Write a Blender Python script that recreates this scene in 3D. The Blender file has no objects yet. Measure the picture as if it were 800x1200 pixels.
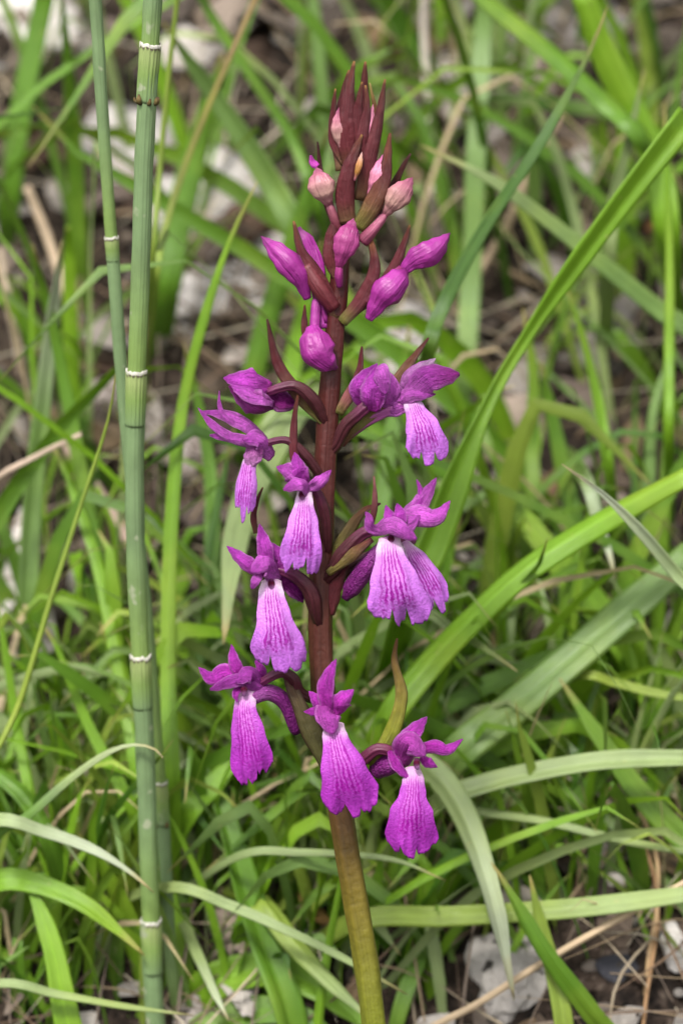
import bpy, bmesh, math, random
import numpy as np
from mathutils import Vector, Matrix, noise
# 1 Blender unit = 10 cm.  The orchid stands in the plane y = 0, the bank rises behind it.
R = math.radians
scene = bpy.context.scene
COL = scene.collection
rng = random.Random(7)

# ------------------------------------------------------------------ camera
PITCH = R(15); DIST = 4.0
FWD = Vector((0, math.cos(PITCH), -math.sin(PITCH)))
UPV = Vector((0, math.sin(PITCH), math.cos(PITCH)))
RGT = Vector((1, 0, 0))
CAM = -FWD * DIST
cd = bpy.data.cameras.new('camera'); cam = bpy.data.objects.new('camera', cd); COL.objects.link(cam)
cam.location = CAM; cam.rotation_euler = (R(90) - PITCH, 0, 0)
cd.sensor_fit = 'VERTICAL'; cd.sensor_height = 24; cd.sensor_width = 16; cd.lens = 80
cd.clip_start = 0.02; cd.clip_end = 400
cd.dof.use_dof = True; cd.dof.focus_distance = 3.97; cd.dof.aperture_fstop = 1.2
scene.camera = cam

# ------------------------------------------------------------------ sky and sun (bright overcast)
SUN_EL, SUN_ROT = R(58), R(205)
world = bpy.data.worlds.new('World'); scene.world = world; world.use_nodes = True
wn = world.node_tree.nodes; wl = world.node_tree.links
sky = wn.new('ShaderNodeTexSky'); sky.sky_type = 'NISHITA'; sky.sun_disc = False
sky.sun_elevation = SUN_EL; sky.sun_rotation = SUN_ROT; sky.air_density = 1.0; sky.dust_density = 4.0
hs = wn.new('ShaderNodeHueSaturation'); hs.inputs['Saturation'].default_value = 0.12
bg = wn['Background']; bg.inputs['Strength'].default_value = 0.11
wl.new(sky.outputs[0], hs.inputs['Color']); wl.new(hs.outputs[0], bg.inputs[0])
sd = bpy.data.lights.new('sun', 'SUN'); sun = bpy.data.objects.new('sun', sd); COL.objects.link(sun)
sd.energy = 1.5; sd.angle = R(11); sd.color = (1.0, 0.96, 0.9)
sdir = Vector((math.sin(SUN_ROT) * math.cos(SUN_EL), math.cos(SUN_ROT) * math.cos(SUN_EL), math.sin(SUN_EL)))
sun.rotation_euler = sdir.to_track_quat('Z', 'Y').to_euler(); sun.location = (0, 0, 6)
scene.view_settings.view_transform = 'Standard'; scene.view_settings.look = 'None'
scene.view_settings.gamma = 1; scene.view_settings.exposure = 1.22; scene.view_settings.use_curve_mapping = False

# ------------------------------------------------------------------ helpers
def lin(c):
    return tuple(((x / 255) / 12.92 if x / 255 <= 0.04045 else ((x / 255 + 0.055) / 1.055) ** 2.4) for x in c)

def ground_h(x, y):
    if y < -0.15: z = -1.02 - 0.12 * min(1, (-0.15 - y))
    elif y < 3.0: z = -1.02 + (y + 0.15) * 0.95
    else: z = -1.02 + 3.15 * 0.95 + 1.2 * (1 - math.exp(-(y - 3.0) / 1.3))
    n = noise.noise(Vector((x * 1.3, y * 1.3, 3))) * 0.10 + noise.noise(Vector((x * 4, y * 4, 9))) * 0.05
    n += noise.noise(Vector((x * 13, y * 13, 5))) * 0.018
    return z + n

def W(px, py, d=0.0):
    """point seen at photograph pixel (px, py) standing d units behind the orchid's plane"""
    v = FWD * DIST + RGT * ((px - 400) / 1000) + UPV * ((600 - py) / 1000)
    return CAM + v * ((d - CAM.y) / v.y)

def gdepth(px, py):
    py = min(py, 1500)
    v = FWD * DIST + RGT * ((px - 400) / 1000) + UPV * ((600 - py) / 1000)
    lo = -1.5
    for i in range(120):
        y = lo + i * 0.04
        p = CAM + v * ((y - CAM.y) / v.y)
        if p.z < ground_h(p.x, y):
            a, b = y - 0.04, y
            for _ in range(12):
                m = (a + b) / 2; p = CAM + v * ((m - CAM.y) / v.y)
                if p.z < ground_h(p.x, m): b = m
                else: a = m
            return b
    return 3.0

def catmull(P, t):
    n = len(P) - 1
    if n == 1: return P[0].lerp(P[1], t)
    x = min(max(t, 0), 1) * n; i = min(int(x), n - 1); f = x - i
    p1, p2 = P[i], P[i + 1]
    p0 = P[i - 1] if i > 0 else p1 * 2 - p2
    p3 = P[i + 2] if i + 2 <= n else p2 * 2 - p1
    return 0.5 * ((2 * p1) + (p2 - p0) * f + (2 * p0 - 5 * p1 + 4 * p2 - p3) * f * f + (3 * p1 - p0 - 3 * p2 + p3) * f ** 3)

def arc_resample(P, n):
    pts = [catmull(P, i / 80) for i in range(81)]
    L = [0]
    for i in range(80): L.append(L[-1] + (pts[i + 1] - pts[i]).length)
    out = []; j = 0
    for k in range(n + 1):
        s = L[-1] * k / n
        while j < 79 and L[j + 1] < s: j += 1
        f = (s - L[j]) / max(1e-9, L[j + 1] - L[j]); out.append(pts[j].lerp(pts[j + 1], f))
    return out, L[-1]

def prof(stops, v):
    if not isinstance(stops, (list, tuple)): return stops
    if v <= stops[0][0]: return stops[0][1]
    for (a, x), (b, y) in zip(stops, stops[1:]):
        if v <= b:
            f = (v - a) / max(1e-9, b - a); f = f * f * (3 - 2 * f)
            return x + (y - x) * f
    return stops[-1][1]

def cprof(stops, v):
    if not isinstance(stops[0], (list, tuple)) : return stops
    if not isinstance(stops[0][1], (list, tuple)): return stops[0]
    if v <= stops[0][0]: return stops[0][1]
    for (a, x), (b, y) in zip(stops, stops[1:]):
        if v <= b:
            f = (v - a) / max(1e-9, b - a)
            return tuple(p + (q - p) * f for p, q in zip(x, y))
    return stops[-1][1]

class MB:
    """collects vertices, faces, uv and colour for ONE mesh"""
    def __init__(s): s.v = []; s.f = []; s.uv = []; s.c = []
    def grid(s, rows, uvs, cols, closed=False):
        b = len(s.v); m = len(rows[0])
        for r, u, c in zip(rows, uvs, cols):
            s.v.extend(r); s.uv.extend(u); s.c.extend(c)
        for i in range(len(rows) - 1):
            for j in range(m - (0 if closed else 1)):
                k = (j + 1) % m
                s.f.append((b + i * m + j, b + i * m + k, b + (i + 1) * m + k, b + (i + 1) * m + j))
    def mesh(s, name, mat):
        me = bpy.data.meshes.new(name)
        me.from_pydata([tuple(p) for p in s.v], [], s.f)
        me.polygons.foreach_set('use_smooth', [True] * len(me.polygons))
        ca = me.color_attributes.new('Col', 'FLOAT_COLOR', 'POINT')
        ca.data.foreach_set('color', np.array([(c[0], c[1], c[2], 1) for c in s.c], dtype=np.float32).ravel())
        ul = me.uv_layers.new(name='UVMap')
        li = np.empty(len(me.loops), dtype=np.int32); me.loops.foreach_get('vertex_index', li)
        ul.data.foreach_set('uv', np.array(s.uv, dtype=np.float32)[li].ravel())
        me.materials.append(mat); me.update()
        return me
    def build(s, name, mat, parent=None, solid=0.0):
        o = bpy.data.objects.new(name, s.mesh(name, mat)); COL.objects.link(o)
        if parent is not None: o.parent = parent
        if solid:
            m = o.modifiers.new('thickness', 'SOLIDIFY'); m.thickness = solid; m.offset = 0
        return o

def tag(o, label=None, cat=None, group=None, kind=None):
    if label: o['label'] = label
    if cat: o['category'] = cat
    if group: o['group'] = group
    if kind: o['kind'] = kind
    return o

LEAN = 0.0002
def px3(pts):                                       # (px, py, depth in thousandths) -> world points
    return [W(p[0], p[1], p[2] / 1000 + (600 - p[1]) * LEAN) for p in pts]   # the orchid leans a little up the bank

def pscale(p): return (p - CAM).dot(FWD) / DIST     # apparent-size factor at that depth

def add_petal(mb, P, widths, col, hint=(0, -1, 0.3), cup=0.5, nu=8, nv=14, wavy=0.0, edge=None, twist=0.0, seed=0, fold=0.0, curl=0.0):
    pts, L = arc_resample(P, nv)
    rows, uvs, cols = [], [], []
    H = Vector(hint).normalized()
    for i, p in enumerate(pts):
        v = i / nv
        T = (pts[min(i + 1, nv)] - pts[max(i - 1, 0)]).normalized()
        N = H - T * H.dot(T)
        if N.length < 1e-3: N = T.orthogonal()
        N.normalize()
        tw = twist * v if not callable(twist) else twist(v)
        if tw: N = Matrix.Rotation(tw, 3, T) @ N
        S = T.cross(N)
        w = prof(widths, v) * 0.5 * 0.001 * pscale(p)
        th = prof(cup, v)
        if abs(th) < 1e-3: th = 1e-3
        r, u_, c_ = [], [], []
        for j in range(nu + 1):
            u = -1 + 2 * j / nu
            a = u * th
            q = p + S * (w * math.sin(a) / th) - N * (w * (1 - math.cos(a)) / th)
            if fold: q -= N * (abs(u) * w * fold)
            if wavy:
                q += N * (w * wavy * noise.noise(Vector((u * 1.7, v * 3.1, seed * 3.7))))
                q += S * (w * wavy * 0.35 * abs(u) * noise.noise(Vector((u * 2.0, v * 6.0, seed * 1.9 + 40))))
            r.append(q); u_.append((0.5 + u / 2, v))
            c = cprof(col, v)
            if edge is not None:
                k = max(0, (abs(u) - 0.6) / 0.4) ** 1.5
                c = tuple(x + (y - x) * k for x, y in zip(c, edge))
            c_.append(c)
        rows.append(r); uvs.append(u_); cols.append(c_)
    mb.grid(rows, uvs, cols)
    return pts

def add_tube(mb, P, radii, col, nv=16, ns=12, ribs=0, rib=0.0, flat=1.0, hint=(0, -1, 0.2), rough=0.0, twist=0.0, seed=0, overlap=None):
    pts, L = arc_resample(P, nv)
    rows, uvs, cols = [], [], []
    H = Vector(hint).normalized()
    for i, p in enumerate(pts):
        v = i / nv
        T = (pts[min(i + 1, nv)] - pts[max(i - 1, 0)]).normalized()
        N = H - T * H.dot(T); N.normalize(); S = T.cross(N)
        r0 = prof(radii, v) * 0.001 * pscale(p)
        r, u_, c_ = [], [], []
        for j in range(ns):
            a = 2 * math.pi * j / ns
            k = r0 * (1 + (rib * math.cos(ribs * a + twist * v) if ribs else 0))
            if overlap: k *= 1 + .16 * ((3 * j / ns + overlap[0] + overlap[1] * v) % 1 - .5)
            if rough: k *= 1 + rough * noise.noise(Vector((math.cos(a) * 1.3, math.sin(a) * 1.3 + seed, v * L * 25)))
            r.append(p + S * (k * math.cos(a)) + N * (k * flat * math.sin(a)))
            u_.append((j / ns, v)); c_.append(cprof(col, v))
        rows.append(r); uvs.append(u_); cols.append(c_)
    b = len(mb.v)
    mb.grid(rows, uvs, cols, closed=True)
    mb.f.append(tuple(b + j for j in reversed(range(ns))))
    e = b + nv * ns
    mb.f.append(tuple(e + j for j in range(ns)))
    return pts

# ------------------------------------------------------------------ materials
def new_mat(name):
    m = bpy.data.materials.new(name); m.use_nodes = True
    nt = m.node_tree; nt.nodes.clear()
    return m, nt
class NT:
    def __init__(s, nt): s.nt = nt
    def n(s, t, **k):
        nd = s.nt.nodes.new(t)
        for a, b in k.items(): setattr(nd, a, b)
        return nd
    def l(s, a, b): s.nt.links.new(a, b)
    def val(s, sock, x):
        if isinstance(x, bpy.types.NodeSocket): s.l(x, sock)
        else: sock.default_value = x
    def math(s, op, a, b=0.0, c=None, clamp=False):
        nd = s.n('ShaderNodeMath', operation=op, use_clamp=clamp); s.val(nd.inputs[0], a); s.val(nd.inputs[1], b)
        if c is not None: s.val(nd.inputs[2], c)
        return nd.outputs[0]
    def mix(s, f, a, b, mode='MIX'):
        nd = s.n('ShaderNodeMix', data_type='RGBA', blend_type=mode)
        s.val(nd.inputs[0], f)
        for k, x in ((6, a), (7, b)):
            if isinstance(x, tuple) and len(x) == 3: x = x + (1,)
            s.val(nd.inputs[k], x)
        return nd.outputs[2]
    def ramp(s, f, stops, interp='LINEAR'):
        nd = s.n('ShaderNodeValToRGB'); cr = nd.color_ramp; cr.interpolation = interp
        while len(cr.elements) < len(stops): cr.elements.new(0.5)
        for e, (p, c) in zip(cr.elements, stops):
            e.position = p; e.color = (c[0], c[1], c[2], 1) if isinstance(c, tuple) else (c, c, c, 1)
        s.l(f, nd.inputs[0]); return nd.outputs[0]
    def noise(s, vec, scale, detail=3, rough=0.55, dist=0):
        nd = s.n('ShaderNodeTexNoise'); nd.inputs['Scale'].default_value = scale; nd.inputs['Detail'].default_value = detail
        nd.inputs['Roughness'].default_value = rough; nd.inputs['Distortion'].default_value = dist
        if vec is not None: s.l(vec, nd.inputs['Vector'])
        return nd.outputs[0]
    def mapping(s, vec, scale):
        nd = s.n('ShaderNodeMapping'); nd.inputs['Scale'].default_value = scale; s.l(vec, nd.inputs[0]); return nd.outputs[0]
    def bump(s, h, strength, dist):
        nd = s.n('ShaderNodeBump'); nd.inputs['Strength'].default_value = strength; nd.inputs['Distance'].default_value = dist
        s.l(h, nd.inputs['Height']); return nd.outputs[0]
    def finish(s, col, rough, bump=None, transl=0.0, tcol=None, spec=0.5, sheen=0.0, sss=0.0):
        p = s.n('ShaderNodeBsdfPrincipled'); s.val(p.inputs['Base Color'], col); s.val(p.inputs['Roughness'], rough)
        p.inputs['Specular IOR Level'].default_value = spec
        if sheen: p.inputs['Sheen Weight'].default_value = sheen; p.inputs['Sheen Roughness'].default_value = 0.4
        if bump is not None: s.l(bump, p.inputs['Normal'])
        out = s.n('ShaderNodeOutputMaterial')
        if transl:
            t = s.n('ShaderNodeBsdfTranslucent'); s.val(t.inputs[0], tcol if tcol is not None else col)
            if bump is not None: s.l(bump, t.inputs['Normal'])
            m = s.n('ShaderNodeMixShader'); m.inputs[0].default_value = transl
            s.l(p.outputs[0], m.inputs[1]); s.l(t.outputs[0], m.inputs[2]); s.l(m.outputs[0], out.inputs[0])
        else: s.l(p.outputs[0], out.inputs[0])

def base_nodes(name):
    m, nt = new_mat(name); g = NT(nt)
    col = g.n('ShaderNodeVertexColor', layer_name='Col').outputs[0]
    tc = g.n('ShaderNodeTexCoord')
    uv = tc.outputs['UV']; ob = tc.outputs['Object']
    return m, g, col, uv, ob

def mat_petal():
    m, g, col, uv, ob = base_nodes('petal')
    veins = g.noise(g.mapping(uv, (13, 1.3, 1)), 2.0, 4, 0.65)
    cells = g.noise(ob, 330, 2)
    big = g.noise(ob, 55, 4, 0.6)
    f = g.math('MULTIPLY_ADD', veins, 1.5, 0.25)
    f = g.math('MULTIPLY', f, g.math('MULTIPLY_ADD', cells, 0.8, 0.6))
    f = g.math('MULTIPLY', f, g.math('MULTIPLY_ADD', big, 1.1, 0.45))
    cc = g.n('ShaderNodeVectorMath', operation='SCALE'); g.l(col, cc.inputs[0]); g.l(f, cc.inputs['Scale'])
    b = g.bump(g.math('ADD', g.math('MULTIPLY', veins, 1.6), cells), 0.9, 0.004)
    g.finish(cc.outputs[0], g.math('MULTIPLY_ADD', big, 0.3, 0.25), b, transl=0.42, spec=0.35)
    return m

def mat_lip():
    m, g, col, uv, ob = base_nodes('lip')
    sx = g.n('ShaderNodeSeparateXYZ'); g.l(uv, sx.inputs[0]); u, v = sx.outputs[0], sx.outputs[1]
    wob = g.noise(g.mapping(uv, (3, 5, 1)), 2.0, 2)
    rnd = g.n('ShaderNodeObjectInfo').outputs['Random']
    u2 = g.math('ADD', u, g.math('MULTIPLY_ADD', wob, 0.10, -0.05))
    s = g.math('SINE', g.math('MULTIPLY_ADD', u2, 2 * math.pi * 11.0, g.math('MULTIPLY', rnd, 6.0)))
    # dashes along each line
    cellu = g.math('FLOOR', g.math('MULTIPLY_ADD', u2, 11.0, g.math('MULTIPLY', rnd, 0.95)))
    cv = g.n('ShaderNodeCombineXYZ'); g.l(cellu, cv.inputs[0]); g.l(g.math('MULTIPLY', v, 7.0), cv.inputs[1]); g.l(rnd, cv.inputs[2])
    dash = g.noise(cv.outputs[0], 1.7, 2, 0.6)
    line = g.math('ADD', s, g.math('MULTIPLY_ADD', dash, 3.6, -1.45))
    au = g.math('ABSOLUTE', g.math('SUBTRACT', u, 0.5))
    side = g.ramp(g.math('ADD', au, g.math('MULTIPLY', g.math('SUBTRACT', wob, 0.5), 0.12)), [(0.22, 1.0), (0.30, 0.0)])
    vm = g.ramp(v, [(0.08, 0.0), (0.20, 1.0), (0.66, 1.0), (0.80, 0.0)])
    mask = g.math('MULTIPLY', side, vm)
    line = g.math('MULTIPLY', g.ramp(line, [(0.25, 0.0), (0.75, 1.0)]), mask)
    vo = g.n('ShaderNodeTexVoronoi'); vo.inputs['Scale'].default_value = 1.0
    vv = g.n('ShaderNodeCombineXYZ'); g.l(g.math('MULTIPLY', u2, 13.0), vv.inputs[0]); g.l(g.math('MULTIPLY', v, 15.0), vv.inputs[1]); g.l(g.math('MULTIPLY', rnd, 20.0), vv.inputs[2])
    g.l(vv.outputs[0], vo.inputs['Vector'])
    dots = g.ramp(vo.outputs['Distance'], [(0.28, 1.0), (0.40, 0.0)])
    dm = g.math('MULTIPLY', g.ramp(v, [(0.5, 0.0), (0.66, 1.0), (0.76, 1.0), (0.86, 0.0)]), g.ramp(au, [(0.22, 1.0), (0.34, 0.0)]))
    cells = g.noise(ob, 330, 2); big = g.noise(ob, 50, 4, 0.6)
    veins = g.noise(g.mapping(uv, (17, 1.6, 1)), 2.0, 4, 0.65)
    f = g.math('MULTIPLY', g.math('MULTIPLY_ADD', cells, 0.7, 0.7), g.math('MULTIPLY_ADD', big, 0.8, 0.65))
    f = g.math('MULTIPLY', f, g.math('MULTIPLY_ADD', veins, 0.2, 0.9))
    cc = g.n('ShaderNodeVectorMath', operation='SCALE'); g.l(col, cc.inputs[0]); g.l(f, cc.inputs['Scale'])
    pale = g.math('MULTIPLY', g.ramp(au, [(0.14, 1.0), (0.32, 0.0)]), g.ramp(v, [(0.15, 1.0), (0.85, 0.0)]))
    base = g.mix(g.math('MULTIPLY', pale, 0.45), cc.outputs[0], lin((214, 120, 212)))
    line = g.math('MAXIMUM', line, g.math('MULTIPLY', g.math('MULTIPLY', dots, dm), 0.8))
    c = g.mix(g.math('MULTIPLY', line, 0.92), base, lin((160, 10, 158)))
    b = g.bump(g.math('ADD', g.math('MULTIPLY', veins, 0.3), g.math('MULTIPLY', cells, 0.9)), 0.5, 0.003)
    g.finish(c, 0.38, b, transl=0.32, spec=0.4)
    return m

def mat_plain(name, rough, veinx=12, veiny=1.2, vamp=0.5, namp=0.4, nscale=60, transl=0.0, bump=0.4, spot=None, spec=0.5, bdist=0.002):
    m, g, col, uv, ob = base_nodes(name)
    veins = g.noise(g.mapping(uv, (veinx, veiny, 1)), 2.0, 3)
    nz = g.noise(ob, nscale, 4)
    f = g.math('MULTIPLY', g.math('MULTIPLY_ADD', veins, vamp * 2, 1 - vamp), g.math('MULTIPLY_ADD', nz, namp * 2, 1 - namp))
    cc = g.n('ShaderNodeVectorMath', operation='SCALE'); g.l(col, cc.inputs[0]); g.l(f, cc.inputs['Scale'])
    c = cc.outputs[0]
    if spot:
        sp = g.ramp(g.noise(ob, spot[1], 2), [(spot[2], 0.0), (spot[2] + 0.05, 1.0)])
        c = g.mix(sp, c, spot[0])
    b = g.bump(g.math('ADD', veins, nz), bump, bdist)
    g.finish(c, rough, b, transl=transl, spec=spec)
    return m

def mat_blade():
    m, g, col, uv, ob = base_nodes('grass_blade')
    sx = g.n('ShaderNodeSeparateXYZ'); g.l(uv, sx.inputs[0]); u = sx.outputs[0]
    st = g.math('SINE', g.math('MULTIPLY', u, 2 * math.pi * 9))
    mid = g.ramp(g.math('ABSOLUTE', g.math('SUBTRACT', u, 0.5)), [(0.0, 1.0), (0.06, 0.0)])
    lng = g.noise(g.mapping(uv, (9, 1.5, 1)), 3.0, 3)
    nz = g.noise(ob, 22, 4)
    f = g.math('MULTIPLY_ADD', st, 0.025, 1.0)
    f = g.math('MULTIPLY', f, g.math('MULTIPLY_ADD', lng, 0.5, 0.75))
    f = g.math('MULTIPLY', f, g.math('MULTIPLY_ADD', nz, 0.6, 0.7))
    f = g.math('ADD', f, g.math('MULTIPLY', mid, 0.22))
    cc = g.n('ShaderNodeVectorMath', operation='SCALE'); g.l(col, cc.inputs[0]); g.l(f, cc.inputs['Scale'])
    # worn straw-coloured flecks
    fl = g.ramp(g.noise(ob, 55, 3), [(0.68, 0.0), (0.76, 1.0)])
    c = g.mix(g.math('MULTIPLY', fl, 0.4), cc.outputs[0], lin((176, 170, 110)))
    yl = g.ramp(g.noise(ob, 5.5, 3), [(0.5, 0.0), (0.72, 1.0)])
    c = g.mix(g.math('MULTIPLY', yl, 0.4), c, lin((158, 172, 60)))
    tip = g.ramp(g.math('ADD', sx.outputs[1], g.math('MULTIPLY', g.math('SUBTRACT', nz, 0.5), 0.12)), [(0.91, 0.0), (0.98, 1.0)])
    c = g.mix(g.math('MULTIPLY', tip, 0.75), c, lin((170, 146, 92)))
    b = g.bump(g.math('ADD', g.math('MULTIPLY', st, 0.12), lng), 0.35, 0.003)
    tcol = g.mix(0.35, c, lin((150, 190, 30)), 'MIX')
    g.finish(c, g.math('MULTIPLY_ADD', nz, 0.25, 0.28), b, transl=0.30, tcol=tcol, spec=0.5)
    return m

M_PETAL = mat_petal(); M_LIP = mat_lip(); M_BLADE = mat_blade()
M_STEM = mat_plain('orchid_stem', 0.42, 16, 1.5, 0.5, 0.35, 110, bump=0.7, spec=0.3)
M_BRACT = mat_plain('bract', 0.4, 12, 0.9, 0.6, 0.4, 90, transl=0.12, bump=0.8, bdist=0.003, spec=0.35)
M_BUD = mat_plain('bud', 0.42, 12, 1.0, 0.25, 0.35, 70, transl=0.12, bump=0.8, bdist=0.003)
M_OVARY = mat_plain('ovary', 0.42, 12, 0.7, 0.6, 0.35, 90, bump=0.8, spec=0.35)
M_HORSE = mat_plain('horsetail', 0.55, 30, 0.5, 0.22, 0.3, 28, bump=0.5, spot=(lin((150, 158, 128)), 34, 0.66))
M_STRAW = mat_plain('straw', 0.65, 6, 2.0, 0.35, 0.3, 40, transl=0.1, bump=0.5)
M_LEAF = mat_plain('dead_leaf', 0.8, 7, 5.0, 0.35, 0.4, 30, transl=0.08, bump=0.8, spot=(lin((52, 44, 38)), 38, 0.66), spec=0.25, bdist=0.006)
M_STONE = mat_plain('stone', 0.85, 3, 3, 0.2, 0.35, 25, bump=0.9, spot=(lin((60, 56, 52)), 45, 0.64), spec=0.25, bdist=0.008)

def mat_soil():
    m, nt = new_mat('soil'); g = NT(nt)
    tc = g.n('ShaderNodeTexCoord'); ob = tc.outputs['Object']
    a = g.noise(ob, 9, 5, 0.65); b = g.noise(ob, 45, 4, 0.7)
    c = g.ramp(a, [(0.38, lin((18, 14, 11))), (0.54, lin((52, 42, 34))), (0.70, lin((104, 90, 78)))])
    c2 = g.ramp(b, [(0.42, lin((16, 13, 11))), (0.58, lin((66, 54, 46))), (0.76, lin((140, 126, 114)))])
    col = g.mix(0.55, c, c2)
    g.finish(col, 0.9, g.bump(g.math('ADD', a, b), 0.9, 0.02), spec=0.2)
    return m
M_SOIL = mat_soil()

# ------------------------------------------------------------------ ground
def make_ground():
    def axis(lo, hi, n, far):
        core = np.linspace(lo, hi, n)
        ext = [0.15 * (1.45 ** k) for k in range(1, 17)]
        a = np.concatenate([[lo - e for e in reversed(ext)], core, [hi + e for e in ext]])
        return a
    xs = axis(-1.2, 1.2, 120, 50); ys = axis(-0.4, 2.4, 140, 50)
    verts = []; faces = []
    for y in ys:
        for x in xs:
            z = ground_h(x, y)
            if -1.3 < x < 1.3 and -0.5 < y < 2.5:
                z += noise.noise(Vector((x * 22, y * 22, 1))) * 0.035
            verts.append((x, y, z))
    m = len(xs)
    for i in range(len(ys) - 1):
        for j in range(m - 1): faces.append((i * m + j, i * m + j + 1, (i + 1) * m + j + 1, (i + 1) * m + j))
    me = bpy.data.meshes.new('ground'); me.from_pydata(verts, [], faces)
    me.polygons.foreach_set('use_smooth', [True] * len(faces)); me.materials.append(M_SOIL)
    o = bpy.data.objects.new('ground', me); COL.objects.link(o)
    tag(o, 'brown earth bank rising behind the orchid', 'ground', kind='structure')
make_ground()

def gnormal(x, y):
    e = 0.03
    return Vector((ground_h(x - e, y) - ground_h(x + e, y), ground_h(x, y - e) - ground_h(x, y + e), 2 * e)).normalized()

def in_view_zone():                                 # a random foot point on the bank, dense where the lens looks
    if rng.random() < 0.8: return rng.uniform(-0.85, 0.85), rng.uniform(0.05, 1.9)
    return rng.uniform(-2.4, 2.4), rng.uniform(-1.2, 3.4)

# --- litter that nobody could count
def make_litter():
    pal = [(168, 158, 150), (138, 124, 112), (104, 90, 78), (186, 178, 170), (84, 66, 54), (140, 118, 92), (116, 102, 94), (66, 54, 46), (90, 80, 72)]
    mb = MB()
    for k in range(1800):
        x, y = in_view_zone(); n = gnormal(x, y); p = Vector((x, y, ground_h(x, y) + rng.uniform(0.0, 0.03)))
        n = (n + Vector((rng.gauss(0, .4), rng.gauss(0, .4), rng.gauss(0, .3)))).normalized()
        t = n.orthogonal().normalized(); t = Matrix.Rotation(rng.uniform(0, 6.28), 3, n) @ t
        L = rng.choice([rng.uniform(0.02, 0.06), rng.uniform(0.03, 0.07), rng.uniform(0.04, 0.14)]); b = n * rng.uniform(-0.2, 0.35) * L
        P = [p - t * L / 2, p + b, p + t * L / 2]
        w = rng.uniform(0.25, 0.7) * L * 1000
        c = lin(rng.choice(pal)); q = rng.uniform(0.5, 1.25); c = tuple(v * q for v in c)
        add_petal(mb, P, [(0, w * .25), (.35, w), (.75, w * .8), (1, w * .1)], c, hint=n, cup=rng.uniform(-1.0, 1.0), nu=3, nv=4, wavy=0.7, seed=k)
    tag(mb.build('leaf_litter', M_LEAF), 'small grey and brown leaf scraps covering the bank', 'leaf litter', kind='stuff')
    mb = MB()
    pal = [(176, 160, 134), (146, 126, 98), (190, 178, 156), (110, 88, 68), (126, 110, 96), (90, 74, 60)]
    for k in range(1500):
        x, y = in_view_zone(); n = gnormal(x, y); p = Vector((x, y, ground_h(x, y) + rng.uniform(0.005, 0.06)))
        t = Matrix.Rotation(rng.uniform(0, 6.28), 3, n) @ n.orthogonal().normalized()
        t = (t + n * rng.uniform(-.1, .35)).normalized(); s = n.cross(t)
        L = rng.uniform(0.08, 0.4)
        P = [p - t * L / 2, p + s * rng.gauss(0, .06) * L + n * .02, p + t * L / 2 + s * rng.gauss(0, .1) * L]
        w = rng.uniform(1.5, 5)
        c = lin(rng.choice(pal)); q = rng.uniform(0.65, 1.1); c = tuple(v * q for v in c)
        add_petal(mb, P, [(0, w), (.6, w), (1, w * .2)], c, hint=n, cup=1.3, nu=3, nv=7, seed=k)
    tag(mb.build('straw_litter', M_STRAW), 'fine dry grass straws lying tangled on the bank', 'straw', kind='stuff')
    mb = MB()
    bm = bmesh.new(); bmesh.ops.create_icosphere(bm, subdivisions=1, radius=1)
    sv = [v.co.copy() for v in bm.verts]; sf = [[v.index for v in f.verts] for f in bm.faces]; bm.free()
    for k in range(420):
        x, y = in_view_zone(); s = rng.uniform(0.006, 0.022); b = len(mb.v)
        c = lin(rng.choice([(150, 144, 138), (120, 110, 102), (176, 170, 164), (92, 84, 78)]))
        sc = Vector((rng.uniform(.7, 1.3), rng.uniform(.7, 1.3), rng.uniform(.4, .8)))
        z = ground_h(x, y)
        for v in sv:
            q = Vector((v.x * sc.x, v.y * sc.y, v.z * sc.z)) * s * (1 + .3 * noise.noise(v * 1.5 + Vector((k, 0, 0))))
            mb.v.append(Vector((x, y, z + s * .2)) + q); mb.uv.append((v.x, v.y)); mb.c.append(c)
        mb.f.extend([tuple(b + i for i in f) for f in sf])
    tag(mb.build('gravel', M_STONE), 'small grey stones scattered in the soil of the bank', 'gravel', kind='stuff')
make_litter()

# --- stones and pale scraps that can be told apart
def stone(name, label, cat, px, py, w, h, col, flat=0.45, seed=0, f=1.0):
    d = gdepth(px, py); p = W(px, py, d); n = gnormal(p.x, p.y); k = pscale(p) * 0.001
    ax = Vector((1, 0, 0)); ax = (ax - n * ax.dot(n)).normalized(); ay = n.cross(ax)
    bm = bmesh.new(); bmesh.ops.create_icosphere(bm, subdivisions=4, radius=1)
    mb = MB()
    for v in bm.verts:
        c = v.co
        r = 1 + 0.38 * noise.noise(c * 1.1 + Vector((seed * 7.3, 0, 0))) + 0.14 * noise.noise(c * 3.0 + Vector((0, seed * 5.1, 0))) + 0.05 * noise.noise(c * 9)
        # facets: squash toward a few random planes
        q = c * r
        mb.v.append(p + ax * (q.x * w / 2 * k) + ay * (q.y * h / 2 * k) + n * (q.z * flat * min(w, h) / 2 * k))
        mb.uv.append((c.x, c.y)); mb.c.append(col)
    mb.f = [tuple(v.index for v in f_.verts) for f_ in bm.faces]; bm.free()
    return tag(mb.build(name, M_STONE), label, cat, 'pale stones on the bank')
GREY = lin((176, 170, 166)); WHT = lin((214, 208, 202)); DGR = lin((128, 122, 120))
stone('stone', 'pale white pitted stone at the bottom right below the drooping grey-green blade', 'stone', 598, 1140, 95, 120, lin((168, 162, 156)), seed=1)
stone('stone', 'grey flat stone between the orchid stem and drooping blade, right of the lowest flower', 'stone', 590, 1010, 130, 60, GREY, seed=2)
stone('stone', 'light grey stone behind the grass between horsetail and top buds', 'stone', 240, 235, 150, 130, GREY, seed=3)
stone('stone', 'whitish stone in the top left corner behind the thin horsetail', 'stone', 50, 22, 170, 90, WHT, seed=4)
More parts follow.
